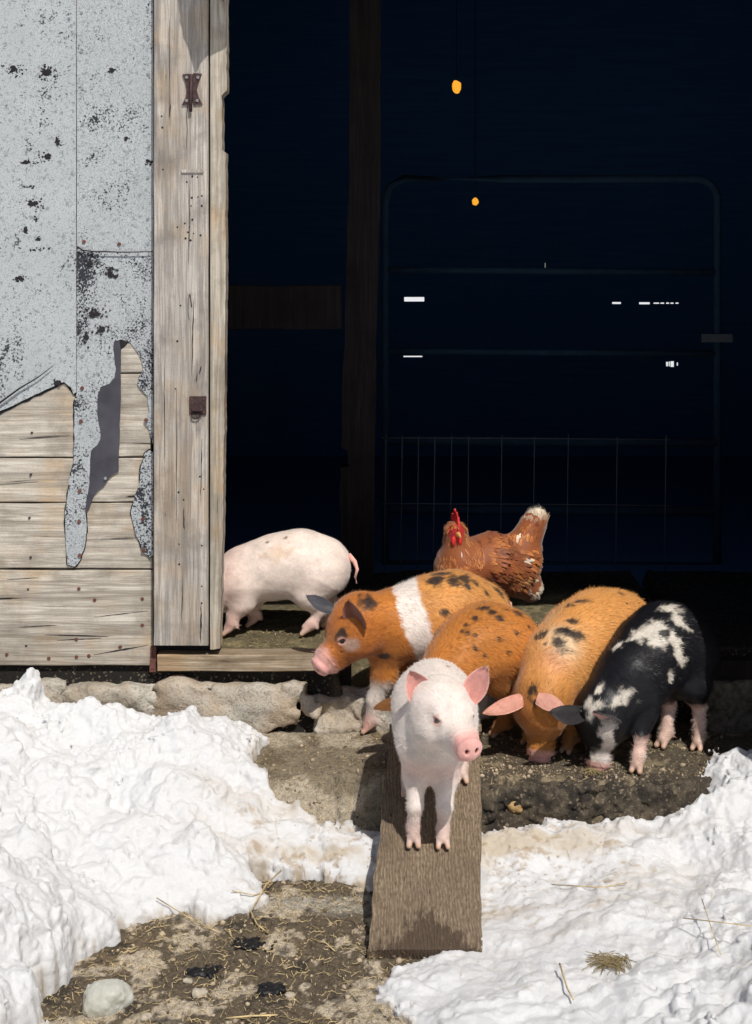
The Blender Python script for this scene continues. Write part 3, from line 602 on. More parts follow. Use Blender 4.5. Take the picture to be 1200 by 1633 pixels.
# bow shaped hinge
hinge = empty('strap_hinge', W(306, 142, dP)); hinge.parent = barn
def plate(name, pts, y, th, mat, parent): return sheet(name, wp(pts, CAM_D + y), y, th, mat, parent, .0003, 1, .01)
plate('hinge_plate', [(291, 118), (302, 117), (304, 141), (302, 167), (290, 167), (296, 155), (298, 143), (296, 130)], PY - .006, .005, M_IRON, hinge)
plate('hinge_plate', [(308, 116), (322, 117), (317, 130), (314, 143), (317, 155), (323, 166), (309, 167), (306, 141)], PY - .006, .005, M_IRON, hinge)
tube('hinge_pin', [W(305, 118, dP - .010), W(304, 178, dP - .010)], .0055, M_IRON, hinge)
for px, py in [(298, 123), (316, 123), (298, 160), (315, 160)]: disc('bolt', px, py, .006, PY - .006, M_STEEL, hinge, .004)
# latch staple
latch = empty('door_latch', W(315, 648, dP)); latch.parent = barn
plate('latch_plate', [(302, 632), (329, 632), (329, 662), (302, 661)], PY - .004, .004, M_IRON, latch)
V, F = box_vf(*sorted((W(308, 0, dP)[0], W(325, 0, dP)[0])), PY - .022, PY - .003, W(0, 654, dP)[2], W(0, 645, dP)[2]); mesh_obj('latch_bolt', V, F, M_IRON, latch, False)
ring = [W(313, 662, dP) + np.array([.013 * math.cos(a), -.010, .009 * math.sin(a)]) for a in np.linspace(0, 2 * math.pi, 15)]
tube('latch_ring', ring, .0024, M_IRON, latch)
for px, py in [(306, 636), (325, 636), (306, 657), (325, 657)]: disc('bolt', px, py, .0035, PY - .004, M_RUST, latch, .003)
box('batten_remnant', xx(290, dP), xx(325, dP), PY - .006, PY + .002, zz(275, dP), zz(270, dP), M_POST, barn)
tube('bent_nail', [W(302, 470, dP), W(303, 470, dP - .02), W(304, 476, dP - .03), W(306, 490, dP - .03)], .0018, M_IRON, barn)
# felt flap hanging from the eave above the frame (its pointed shadow falls on the post)
fl = [(-.40, 2.9), (-.33, 2.92), (-.31, 2.84), (-.36, 2.72), (-.385, 2.62), (-.405, 2.72), (-.445, 2.80), (-.46, 3.3), (-.36, 3.3)]
box('eave_board', -1.75, -.30, -.30, 0.0, 3.42, 3.46, M_BOARD, barn)
SH = [(283, -60), (284, 0), (287, 30), (292, 60), (303, 88), (311, 117), (322, 100), (334, 85), (345, 78), (361, 71), (364, 66), (364, -60)]
hf = [(xx(a, dP) + .30 * .225 / .74, zz(b, dP) + .225 / .74) for a, b in SH]; hf = [(hf[0][0], 3.42)] + hf + [(hf[-1][0], 3.42)]
sheet('hanging_felt_flap', hf, PY - .225, .003, M_TAREDGE, barn, .002, 12, .01)
# header, unseen canopy added to block sun, enclosing walls
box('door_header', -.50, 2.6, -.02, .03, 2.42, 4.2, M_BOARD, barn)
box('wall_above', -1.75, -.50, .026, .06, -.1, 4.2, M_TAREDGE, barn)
box('sun_block_canopy', -.09, 3.0, -1.0, -.02, 2.45, 2.49, M_BOARD, barn)  # out of view, added to keep the sun off the inner floor
leaf = mesh_obj('unseen_door_leaf', [(1.21, -.75, -.05), (1.24, -.75, -.05), (1.33, -.021, -.05), (1.30, -.021, -.05), (1.21, -.75, 2.4), (1.24, -.75, 2.4), (1.33, -.021, 2.4), (1.30, -.021, 2.4)], [(0, 3, 2, 1), (4, 5, 6, 7), (0, 1, 5, 4), (1, 2, 6, 5), (2, 3, 7, 6), (3, 0, 4, 7)], M_BOARD, barn, False)  # out of view, placed to throw the shadow over the right of the ledge
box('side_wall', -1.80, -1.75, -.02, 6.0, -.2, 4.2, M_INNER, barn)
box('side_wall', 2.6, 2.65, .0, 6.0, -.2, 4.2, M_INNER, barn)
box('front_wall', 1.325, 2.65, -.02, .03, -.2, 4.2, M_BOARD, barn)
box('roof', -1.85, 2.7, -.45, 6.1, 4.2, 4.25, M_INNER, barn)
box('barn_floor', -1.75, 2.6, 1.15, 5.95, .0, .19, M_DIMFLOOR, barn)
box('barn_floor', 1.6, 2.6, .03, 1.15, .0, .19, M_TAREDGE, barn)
# back wall with real gaps between its boards (daylight shows through)
BD = 9.5; Yb = BD - CAM_D
gaps = [(645, 473.5, 677, 480.5), (644, 567.3, 674, 569.3), (977, 481.5, 991, 484.5), (1020, 481.8, 1037, 485), (1043, 482.3, 1052, 484.2), (1054, 482.3, 1060, 484.2), (1063, 482.3, 1068, 484.2), (1070, 482.3, 1075, 484.2), (1078, 482.3, 1083, 484.2), (1063, 577, 1066, 584), (1067, 576.5, 1069, 584), (1070, 576, 1075.5, 585), (1080, 578, 1082, 583), (869.3, 419, 870.8, 428)]
Xs = sorted({-1.75, 2.6} | {round(xx(g[i], BD), 5) for g in gaps for i in (0, 2)}); Zs = sorted({0.0, 4.2} | {round(zz(g[i], BD), 5) for g in gaps for i in (1, 3)})
def isgap(x, z): return any(xx(g[0], BD) < x < xx(g[2], BD) and zz(g[3], BD) < z < zz(g[1], BD) for g in gaps)
cells = []
for i in range(len(Xs) - 1):
    for j in range(len(Zs) - 1):
        if not isgap((Xs[i] + Xs[i + 1]) / 2, (Zs[j] + Zs[j + 1]) / 2): cells.append(box_vf(Xs[i], Xs[i + 1], Yb, Yb + .006, Zs[j], Zs[j + 1]))
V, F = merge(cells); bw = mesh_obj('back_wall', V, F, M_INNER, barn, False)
bm = bmesh.new(); bm.from_mesh(bw.data); bmesh.ops.remove_doubles(bm, verts=bm.verts, dist=1e-5)
seen = {}
for f in bm.faces: seen.setdefault(tuple(sorted(v.index for v in f.verts)), []).append(f)
bmesh.ops.delete(bm, geom=[f for fs in seen.values() if len(fs) > 1 for f in fs], context='FACES_ONLY'); bm.to_mesh(bw.data); bm.free()
# inner post and rail
dI = 5.45; YI = dI - CAM_D
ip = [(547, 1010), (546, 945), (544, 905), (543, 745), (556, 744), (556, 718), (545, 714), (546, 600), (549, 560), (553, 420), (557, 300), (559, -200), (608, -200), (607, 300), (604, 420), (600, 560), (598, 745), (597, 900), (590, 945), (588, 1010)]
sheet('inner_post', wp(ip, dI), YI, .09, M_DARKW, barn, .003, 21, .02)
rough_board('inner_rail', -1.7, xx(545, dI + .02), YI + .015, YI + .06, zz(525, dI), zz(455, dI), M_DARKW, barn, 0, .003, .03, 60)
# threshold
rough_board('threshold', xx(252), xx(520) + .02, -.028, .05, zz(1067), zz(1041), M_SILL, barn, 0, .0025, .012, 50, .006)
rough_board('threshold', 1.08, 1.75, -.028, .05, .17, .23, M_DARKW, barn, 0, .003, .03, 51)
rough_board('sill_backing', xx(240), xx(252) - .005, -.006, .04, zz(1072), zz(1030), M_RUST, barn, 0, .001, .01, 52)
# foundation stones
def stone(c, r, seed, parent, mat=M_STONE, name='foundation_stone', ex=3.2, rough=.18):
    f = Field(np.array(c) - np.array(r) * 1.25 - .01, np.array(c) + np.array(r) * 1.25 + .01, max(max(r) / 22, .0035))
    X, Y, Z = np.meshgrid(*f.ax, indexing='ij'); p = np.stack([X, Y, Z], -1); u = np.abs((p - np.array(c)) / np.array(r))
    f.V = (((u ** ex).sum(-1) ** (1 / ex) - 1) * min(r) + rough * min(r) * fbm(p, .6 / min(r), 5, seed, .62)).astype(np.float32)
    P, F = f.mesh(); nn = vnormals(P, F); P = P + nn * (.06 * min(r) * fbm(P, 4 / max(r), 4, seed + 5))[:, None]
    return mesh_obj(name, P, F, mat, parent, True)
fo = empty('stone_foundation', (-.4, .0, 0), 'rough stone foundation under the threshold left of the doorway', 'foundation')
def st2(px0, py0, px1, py1, y, ry, seed):
    a = W(px0, py1, CAM_D + y - ry * .6); b = W(px1, py0, CAM_D + y - ry * .6); stone(((a[0] + b[0]) / 2, y, (a[2] + b[2]) / 2), ((b[0] - a[0]) / 2, ry, (b[2] - a[2]) / 2), seed, fo, ex=8, rough=.62)
st2(244, 1088, 502, 1176, .03, .078, 101); st2(488, 1104, 640, 1176, .045, .07, 105); st2(98, 1092, 250, 1160, .035, .07, 102); st2(-60, 1086, 104, 1160, .04, .07, 103); st2(-260, 1070, -70, 1150, .04, .07, 104)
M_DKST = simple('dark_rubble', (.13, .11, .09), .9, 0, .5, 50, .8)
for i, (px, py, r) in enumerate([(120, 1078, 13), (150, 1080, 12), (175, 1082, 14), (205, 1080, 12), (232, 1086, 10), (262, 1082, 14), (292, 1084, 10), (330, 1080, 14), (375, 1080, 13), (430, 1080, 14), (85, 1078, 13), (50, 1077, 14), (20, 1076, 14), (243, 1128, 13), (232, 1150, 12), (268, 1140, 10)]):
    c = W(px, py, 4.54); stone((c[0], c[1] + .02, c[2]), (r * random.uniform(.002, .0032), .035, r * random.uniform(.0014, .0022)), 120 + i, fo, M_DKST, ex=4, rough=.6)
M_SHADESOIL = simple('shade_black_soil', (.014, .012, .011), .95, 0, .4, 60, .6)  # soil blackened to paint in the shade below the boards
box('packed_soil', -1.75, -.08, .06, .1, -.1, .21, M_SHADESOIL, fo)
for i, x in enumerate([1.15, 1.32, 1.5]): stone((x, .03, .08), (.095, .06, .095), 140 + i, fo, M_DKST, ex=6, rough=.5)

# gate and wire panel in the dark
dG = 6.1; YG = dG - CAM_D
gate = empty('tubular_gate', (xx(880, dG), YG, .2), 'grey tubular farm gate with rounded corners standing deep in the dark barn', 'gate')
def G(px, py): return tuple(W(px, py, dG))
cx_, cy_ = 1112, 318; arc = [G(cx_ + 33 * math.sin(a), cy_ - 33 * math.cos(a)) for a in np.linspace(0, math.pi / 2, 8)]
tube('gate_frame', [G(615, 900), G(615, 320), G(622, 297), G(645, 284)] + [G(800, 285)] + arc + [G(1144, 900)], .017, M_GATE, gate, 10)
for py in (430, 560, 702, 812, 900): tube('gate_rail', [G(617, py), G(1143, py + 4)], .020 if py > 600 else .015, M_GATE, gate, 10)
V, F = box_vf(*sorted((G(1117, 0)[0], G(1166, 0)[0])), YG - .035, YG - .024, G(0, 545)[2], G(0, 532)[2]); mesh_obj('gate_latch', V, F, M_WIRE, gate, False)
pan = empty('wire_panel', (xx(840, 5.9), 5.9 - CAM_D, .2), 'thin welded wire hog panel tied in front of the lower gate rails', 'wire panel')
def G2(px, py): return tuple(W(px, py, 5.9))
for px in (615, 641, 667, 693, 720, 747, 800, 852, 906, 984, 1062): tube('upright_wire', [G2(px + 1, 692 + (px % 5)), G2(px - 2, 930)], .0026, M_WIRE, pan, 5)
for py in (698, 803, 925): tube('cross_wire', [G2(608, py), G2(840, py + 1), G2(1070, py + 3)], .0026, M_WIRE, pan, 5)
# amber lamps
for k, (px, py, rx, rz, lab) in enumerate([(728.5, 138, .026, .036, 'larger amber light glowing high up in the dark barn'), (758.5, 321, .019, .022, 'smaller amber light glowing lower in the dark barn, under the larger one')]):
    d = 8.0; p = W(px, py, d); L = empty('amber_lamp', p, lab, 'lamp', 'amber lamps in the dark barn')
    th = np.linspace(0, math.pi, 12); ph = np.linspace(0, 2 * math.pi, 17)[:-1]; V = []; F = []
    for a in th:
        for b in ph:
            q = np.array([math.sin(a) * math.cos(b), math.sin(a) * math.sin(b), math.cos(a)]); s_ = 1 + .16 * float(vnoise(q[None] + k * 7, 2.2)[0]); V.append(p + q * s_ * np.array([rx, rx, rz]))
    for i in range(11):
        for j in range(16): F.append((i * 16 + j, i * 16 + (j + 1) % 16, (i + 1) * 16 + (j + 1) % 16, (i + 1) * 16 + j))
    mesh_obj('bulb', V, F, M_AMBER, L, True)
    tube('lamp_cord', [tuple(p + np.array([0, 0, rz * .95])), (p[0], p[1], 4.19)], .002, M_TAREDGE, L, 5)

# ------------------------------------------------------------------ ramp plank
def plank_z(d): return -.162 + .30 * (d - 3.44)
d0, d1 = 3.412, 4.29
pl0, pl1 = (586 - 600) * d0 / FPX, (768 - 600) * d0 / FPX; pr0, pr1 = (623.5 - 600) * d1 / FPX, (767 - 600) * d1 / FPX
nL, nW = 90, 10; V = []; F = []
for i in range(nL + 1):
    t = i / nL; d = d0 + (d1 - d0) * t; z = plank_z(d)
    a = pl0 + (pr0 - pl0) * t; b = pl1 + (pr1 - pl1) * t; a += .0025 * math.sin(t * 17) + .0015 * math.sin(t * 61); b += .002 * math.sin(t * 13 + 1) + .0012 * math.sin(t * 47)
    for j in range(nW + 1):
        u = j / nW; e = .004 if j in (0, nW) else 0; x = a + (b - a) * u
        dd = d + (.006 * float(vnoise(np.array([[u * 9, 3, 1]]), 1)[0]) if i == 0 else 0)
        V.append((x, dd - CAM_D, z - e - .0015 * math.sin(u * 3.1)))
top = (nL + 1) * (nW + 1)
for i in range(top): x, y, z = V[i]; V.append((x, y + .012, z - .050))
def vi(i, j, s=0): return i * (nW + 1) + j + s * top
for i in range(nL):
    for j in range(nW):
        F.append((vi(i, j), vi(i, j + 1), vi(i + 1, j + 1), vi(i + 1, j))); F.append((vi(i, j, 1), vi(i + 1, j, 1), vi(i + 1, j + 1, 1), vi(i, j + 1, 1)))
    F.append((vi(i, 0), vi(i + 1, 0), vi(i + 1, 0, 1), vi(i, 0, 1))); F.append((vi(i, nW), vi(i, nW, 1), vi(i + 1, nW, 1), vi(i + 1, nW)))
for j in range(nW):
    F.append((vi(0, j), vi(0, j, 1), vi(0, j + 1, 1), vi(0, j + 1))); F.append((vi(nL, j), vi(nL, j + 1), vi(nL, j + 1, 1), vi(nL, j, 1)))
tag(mesh_obj('ramp_plank', V, F, M_PLANK, None, False), 'thick weathered brown plank sloping from the snow up to the barn door', 'ramp plank')

#@@PIGS
# ------------------------------------------------------------------ pigs
ORANGE = np.array([.53, .195, .034]); ORANGE_L = np.array([.63, .29, .078]); RUST = np.array([.42, .125, .022]); WHITE = np.array([.80, .70, .635]); PINK = np.array([.76, .42, .36]); BLACK = np.array([.010, .010, .013]); HOOF = np.array([.62, .40, .28])
def proj(P):
    d = P[:, 1] + CAM_D; return 600 + FPX * P[:, 0] / d, 420 + FPX * (CAM_H - P[:, 2]) / d, d
def surf_at(P, Nn, px, py):
    X, Y, d = proj(P); view = P - np.array([0, -CAM_D, CAM_H]); ff = (Nn * view).sum(1) < 0
    c = np.hypot(X - px, Y - py) + np.where(ff, 0, 1e4); near = np.argsort(c)[:12]; return P[near[np.argmin(d[near])]]
def ear(name, base, tip, width, face, parent, c_in, c_out, cup=.35, curl=0.0, th=.0035, fur=True, lean=0.):
    base = np.array(base); tip = np.array(tip); ax = tip - base; L = np.linalg.norm(ax); ax = ax / L
    side = unit(np.cross(ax, unit(face))); nr = np.cross(side, ax); V = []; C = []; nu, nv = 16, 11
    nr = nr if nr @ unit(face) > 0 else -nr
    for s_ in (0, 1):
        for i in range(nu + 1):
            u = i / nu; wd = width * .5 * (np.sin(np.pi * min(1, .24 + u * .76)) ** .62) * (1 + .12 * math.sin(u * 3)) ; wd = max(wd, .0015)
            for j in range(nv + 1):
                v = j / nv * 2 - 1; off = cup * width * (v * v - .6) * (1 - .55 * u); c_ = curl * u * u * L
                p = base + ax * L * u + side * wd * v + nr * (off + c_) + nr * (-th * s_ * (1 - .6 * u) if abs(v) < .99 and i < nu else -th * .5) + side * lean * L * u * u
                p = p + nr * .0018 * float(vnoise(p[None], 90)[0])
                V.append(p); C.append((c_in if s_ == 0 else c_out) * (1 if s_ else (.86 + .14 * abs(v))))
    m = (nu + 1) * (nv + 1); F = []
    for i in range(nu):
        for j in range(nv):
            a, b, c, d = i * (nv + 1) + j, i * (nv + 1) + j + 1, (i + 1) * (nv + 1) + j + 1, (i + 1) * (nv + 1) + j
            F.append((a, b, c, d)); F.append((a + m, d + m, c + m, b + m))
        a, d = i * (nv + 1), (i + 1) * (nv + 1); F.append((a, d, d + m, a + m)); a += nv; d += nv; F.append((a, a + m, d + m, d))
    for j in range(nv): a = nu * (nv + 1) + j; F.append((a, a + 1, a + 1 + m, a + m))
    V = np.array(V); C = np.clip(np.array(C), 0, 1); o = mesh_obj(name, V, F, M_HIDE, parent, True, C); Fa = np.array(F); Nn = vnormals(V, Fa)
    add_fur(V, Fa, np.clip(np.where((np.arange(len(V)) < m)[:, None], c_out * .5 + C * .5, C), 0, 1), Nn, lambda r: np.tile(ax, (len(r), 1)), 700, o, .008, .0006, .45, 1.1); return o
def add_fur(P, F, C, Nn, flow, n, parent, length=.012, width=.0008, lift=.28, light=1.15, var=(.72, 1.25), name='fur', skip=None, mat=None):
    A = P[F]; ar = np.linalg.norm(np.cross(A[:, 2] - A[:, 0], A[:, 3] - A[:, 1]), axis=1); pr = ar.copy()
    if skip is not None: pr = pr * (1 - skip[F[:, 0]])
    k = RNG.choice(len(F), n, p=pr / pr.sum()); wts = RNG.dirichlet((1, 1, 1, 1), n); r = (A[k] * wts[:, :, None]).sum(1); nn = Nn[F[k, 0]]; col = (C[F[k]] * wts[:, :, None]).sum(1)
    fl = flow(r); fl = fl - (fl * nn).sum(1, keepdims=True) * nn; fl /= np.linalg.norm(fl, axis=1, keepdims=True) + 1e-9
    fl = fl + RNG.normal(0, .22, fl.shape); lf = lift * RNG.uniform(.5, 1.5, (n, 1)); L = length * RNG.uniform(.6, 1.3, (n, 1))
    d1 = fl + nn * lf; d1 /= np.linalg.norm(d1, axis=1, keepdims=True); d2 = fl + nn * lf * .4; d2 /= np.linalg.norm(d2, axis=1, keepdims=True)
    sd_ = np.cross(d1, nn); sd_ /= np.linalg.norm(sd_, axis=1, keepdims=True) + 1e-9; w_ = width * RNG.uniform(.7, 1.3, (n, 1))
    r = r - nn * .001; m_ = r + d1 * L * .5; t_ = m_ + d2 * L * .5
    V = np.stack([r - sd_ * w_ * .5, r + sd_ * w_ * .5, m_ + sd_ * w_ * .4, m_ - sd_ * w_ * .4, t_], 1).reshape(-1, 3); i0 = np.arange(n) * 5
    Fq = np.concatenate([np.stack([i0, i0 + 1, i0 + 2], 1), np.stack([i0, i0 + 2, i0 + 3], 1), np.stack([i0 + 3, i0 + 2, i0 + 4], 1)])
    cc = np.repeat(np.clip(col * light * RNG.uniform(*var, (n, 1)), 0, .95), 5, axis=0)
    return mesh_obj(name, V, Fq, mat or M_FUR, parent, False, cc)

def pig(spec):
    s = spec; h = s.get('h', .0042); sp = np.array(s['spine'], float); sk = np.array(s['skull'], float); hs = s.get('hs', 1.0)
    R = frame(s['hdir'], s.get('hup', (0, 0, 1))); hw = s.get('hw', .93); H = lambda x, y, z: sk + R @ np.array([x, y * (hw if x < .09 else 1), z]) * hs
    fwd = unit(np.array([sp[-1][0] - sp[0][0], sp[-1][1] - sp[0][1], 0])); lat = np.array([-fwd[1], fwd[0], 0])
    sp[:, 3] *= s.get('slim', .96)
    pts = [sp[:, :3], sk[None], H(.16, 0, 0)[None]] + [np.array([l[1]]) for l in s['legs']]; allp = np.concatenate(pts)
    f = Field(allp.min(0) - .14, allp.max(0) + .14, h); f.lo
    # trunk
    for i in range(len(sp) - 1): f.cone(sp[i, :3], sp[i + 1, :3], sp[i, 3], sp[i + 1, 3], .05)
    bl = (sp[1, :3] + sp[2, :3]) / 2 - np.array([0, 0, .018]); f.cone(bl, sp[2, :3] - np.array([0, 0, .02]), sp[1, 3] * .93, sp[2, 3] * .93, .04)
    nk = s.get('neck', .078) ; f.cone(sp[-1, :3], sk - R[:, 0] * .01, sp[-1, 3] * .93, nk * hs * .92, .045)
    # haunches and shoulders, legs
    feet = []
    for kind, foot, hip, fd in s['legs']:
        foot = np.array(foot, float); hip = np.array(hip, float); g = foot + np.array([0, 0, .0]); L = hip - foot; fdv = unit(fd); lr = s.get('lr', .92)
        if kind == 'f':
            el = foot + L * .70 - fdv * .012; wr = foot + L * .40 + fdv * .006; ft = foot + np.array([0, 0, .040]) + L * .02 - fdv * .006
            f.cone(hip, el, .058 * lr, .040 * lr, .04); f.cone(el, wr, .038 * lr, .0245 * lr, .025); f.cone(wr, ft, .0235 * lr, .0195 * lr, .012)
        else:
            stf = foot + L * .72 + fdv * .022; hk = foot + L * .44 - fdv * .022; ft = foot + np.array([0, 0, .040]) - fdv * .012
            f.cone(hip, stf, .078 * lr, .056 * lr, .05); f.cone(stf, hk, .050 * lr, .0235 * lr, .028); f.cone(hk, ft, .0225 * lr, .019 * lr, .012)
        lv = np.array([-fdv[1], fdv[0], 0]); f.cone(ft, foot + fdv * .006 + np.array([0, 0, .026]), .0195 * lr, .0175 * lr, .012)
        for sg in (-1, 1):
            f.cone(foot + lv * sg * .0085 + np.array([0, 0, .027]), foot + lv * sg * .0125 + fdv * .022 + np.array([0, 0, .009]), .0115 * lr, .0085 * lr, .004)
            f.cone(ft + lv * sg * .011 - fdv * .012, ft + lv * sg * .013 - fdv * .018 - np.array([0, 0, .012]), .0075, .0055, .005)
        feet.append(foot)
    # head
    f.ell(H(0, 0, .004), np.array([.080, .062 * hw, .061]) * hs, R, .035); f.ell(H(-.01, 0, .018), np.array([.055, .05 * hw, .048]) * hs, R, .03)
    for sg in (-1, 1):
        f.ell(H(.015, sg * .036, -.026), np.array([.046, .034, .040]) * hs, R, .03); f.cone(H(.046, sg * .034, .026), H(.060, sg * .036, .020), .014 * hs, .011 * hs, .018)
    f.cone(H(.040, 0, -.008), H(.122, 0, -.018), .043 * hs, .0275 * hs, .024)
    f.cone(H(.02, 0, -.040), H(.108, 0, -.043), .036 * hs, .0165 * hs, .018)
    for t in (.100, .113): f.cone(H(t, -.012, -.0015), H(t, .012, -.0015), .0185 * hs, .0185 * hs, .012)
    # nose disc
    f.ell(H(.139, 0, -.016), np.array([.0115, .0300, .0265]) * hs, R, .008)
    for sg in (-1, 1): f.ell(H(.149, sg * .0115, -.015), np.array([.010, .0048, .0062]) * hs, R, .003, True)
    f.cone(H(.060, -.03, -.0395), H(.118, -.012, -.037), .0018, .0018, .003, True); f.cone(H(.060, .03, -.0395), H(.118, .012, -.037), .0018, .0018, .003, True)
    for sg in (-1, 1): f.ell(H(.062, sg * .047, .016), np.array([.0095, .008, .0060]) * hs, R, .004, True); f.cone(H(.052, sg * .0475, .0235), H(.069, sg * .0435, .0235), .0036 * hs, .003 * hs, .004)
    P, F = f.mesh(); Nn = vnormals(P, F)
    # wrinkles and small muscle relief
    loc = (P - sk) @ R / hs; loc[:, 1] /= np.where(loc[:, 0] < .09, hw, 1)
    sn = sstep(.085, .10, loc[:, 0]) * (1 - sstep(.124, .13, loc[:, 0])) * (np.abs(loc[:, 1]) < .05) * (np.abs(loc[:, 2] + .01) < .05)
    P = P + Nn * (sn * .0012 * np.sin(loc[:, 0] * 620) * .5 + .0022 * fbm(P, 22, 3, 5))[:, None]
    # colour
    C = s['paint'](P, Nn, loc, feet)
    C = C * (1 + .13 * fbm(P, 9, 4, 77) + .10 * fbm(P * np.array([1, 1, 2.5]), 45, 3, 78))[:, None]
    grime = np.full(len(P), 9.0)
    for ft in feet: grime = np.minimum(grime, P[:, 2] - ft[2] + 4 * np.maximum(np.hypot(P[:, 0] - ft[0], P[:, 1] - ft[1]) - .07, 0))
    C = mixc(C, [.20, .13, .07], (1 - sstep(.01, .10, grime + .03 * fbm(P, 40, 3, 79))) * .35)
    nose = sstep(.118, .126, loc[:, 0]) * (np.linalg.norm(loc[:, 1:] - np.array([0, -.016]), axis=1) < .045) * (loc[:, 0] < .17)
    C = mixc(C, s.get('nosec', PINK * np.array([1.0, .92, .95])), nose * .95)
    rim = np.minimum(np.abs(loc[:, 1] - .047), np.abs(loc[:, 1] + .047)); ed = np.sqrt((loc[:, 0] - .062) ** 2 + rim ** 2 + (loc[:, 2] - .016) ** 2)
    C = mixc(C, s.get('rimc', PINK * .75), (1 - sstep(.010, .016, ed)) * .8)
    for sg in (-1, 1):
        nd = np.linalg.norm((loc - np.array([.149, sg * .0115, -.015])) / np.array([.014, .0052, .0068]), axis=1); C = mixc(C, [.12, .03, .03], 1 - sstep(.75, 1.05, nd))
    gz_ = np.full(len(P), 9.0)
    for ft in feet:
        near = (np.hypot(P[:, 0] - ft[0], P[:, 1] - ft[1]) < .05) & (P[:, 2] < ft[2] + .05); gz_ = np.where(near, np.minimum(gz_, P[:, 2] - ft[2]), gz_)
    C = mixc(C, s.get('hoof', HOOF), (1 - sstep(.013, .019, gz_)) * .85)
    P[:, 2] = np.where(gz_ < .02, np.maximum(P[:, 2], P[:, 2] - gz_ + .0005), P[:, 2])
    base = np.array([sp[:, 0].mean(), sp[:, 1].mean(), min(ft[2] for ft in feet)])
    root = empty('piglet', base, s['label'], 'piglet', 'piglets crowding at the barn door')
    mesh_obj('body', P, F, s.get('hidem', M_HIDE), root, True, C)
    hot = (gz_ < .03) | (nose > .5) | (ed < .014)
    def flow(r):
        l = (r - sk) @ R / hs; back = -fwd[None] + np.array([0, 0, -.55]); hd = -R[:, 0][None] + 0 * back
        t = 1 - sstep(.07, .16, np.linalg.norm(r - sk, axis=1)); v = back * (1 - t[:, None]) + hd * t[:, None]; return v + .35 * np.stack([fbm(r, 9, 2, 81), fbm(r, 9, 2, 82), fbm(r, 9, 2, 83)], 1)
    add_fur(P, F, C, Nn, flow, s.get('nfur', 16000), root, s.get('flen', .012), s.get('fwid', .0008), s.get('lift', .28), s.get('flight', 1.12), s.get('fvar', (.72, 1.25)), 'fur', hot.astype(float), s.get('furm'))
    for sg in (-1, 1):
        c = H(.0585, sg * .0425, .0155); th = np.linspace(0, math.pi, 9); V = []; Fc = []; r_ = .0088 * hs; ot = unit(R @ np.array([.62, sg * .72, .12]))
        for a in th:
            for b in range(12): bb = b * math.pi / 6; V.append(c + r_ * np.array([math.sin(a) * math.cos(bb), math.sin(a) * math.sin(bb), math.cos(a)]))
        for i in range(8):
            for j in range(12): Fc.append((i * 12 + j, i * 12 + (j + 1) % 12, (i + 1) * 12 + (j + 1) % 12, (i + 1) * 12 + j))
        V = np.array(V); cc = np.arccos(np.clip(((V - c) / r_) @ ot, -1, 1)); ec = np.tile(np.array(s.get('iris', (.03, .018, .012))), (len(V), 1)); ec = mixc(ec, [.006, .006, .007], 1 - sstep(.40, .55, cc)); ec = mixc(ec, [.45, .36, .33], sstep(1.0, 1.25, cc)); mesh_obj('eye', V, Fc, M_EYEC, root, True, ec)
    for e in s['ears']: ear('ear', parent=root, **e)
    # tail
    if s.get('tail', True):
        a = sp[0, :3] - fwd * sp[0, 3] * .93 + np.array([0, 0, sp[0, 3] * .30]); path = s.get('tailpath'); 
        if path is None: path = [a + fwd * .01, a - fwd * .012 - np.array([0, 0, .008]), a - fwd * .018 - np.array([0, 0, .03]) + lat * .004, a - fwd * .010 - np.array([0, 0, .055]) + lat * .010, a - fwd * .012 - np.array([0, 0, .075])]
        V, Fq = tube_vf(path, [.010, .008, .006, .0045, .003], 8); mesh_obj('tail', V, Fq, M_HIDE, root, True, np.tile(s.get('tailc', PINK), (len(V), 1)))
    return root, P, Nn

def spots(P, Nn, C, lst, col=BLACK, soft=.8, warp=1.0, seed=90):
    """dark patches: each is a blob centred on a point of the hide"""
    for i, e in enumerate(lst):
        px, py, r = e[:3]; c = surf_at(P, Nn, px, py); q = P - c
        if len(e) > 3: # stretched along image direction dx,dz by factor
            dx, dz, st = e[3:6]; a = unit([dx, 0, dz]); al = (q @ a)[:, None] * a; q = (q - al) + al / st
        d = np.linalg.norm(q, axis=1) * FPX / (c[1] + CAM_D) / r * (1 + warp * fbm(P, 55, 3, seed + i)) ; C = mixc(C, col, (1 - sstep(1 - soft * .5, 1 + soft * .5, d)) * .92)
    return C
def patch(lo, hi): return lambda v: sstep(lo, hi, v)
def pinkish(P, C, loc, feet, amt=.5, white=WHITE):
    low = np.full(len(P), 9.0)
    for ft in feet: low = np.minimum(low, np.where(np.hypot(P[:, 0] - ft[0], P[:, 1] - ft[1]) < .07, P[:, 2] - ft[2], 9))
    C = mixc(C, PINK * 1.05, (1 - sstep(.03, .12, low)) * amt * .6); return C, low

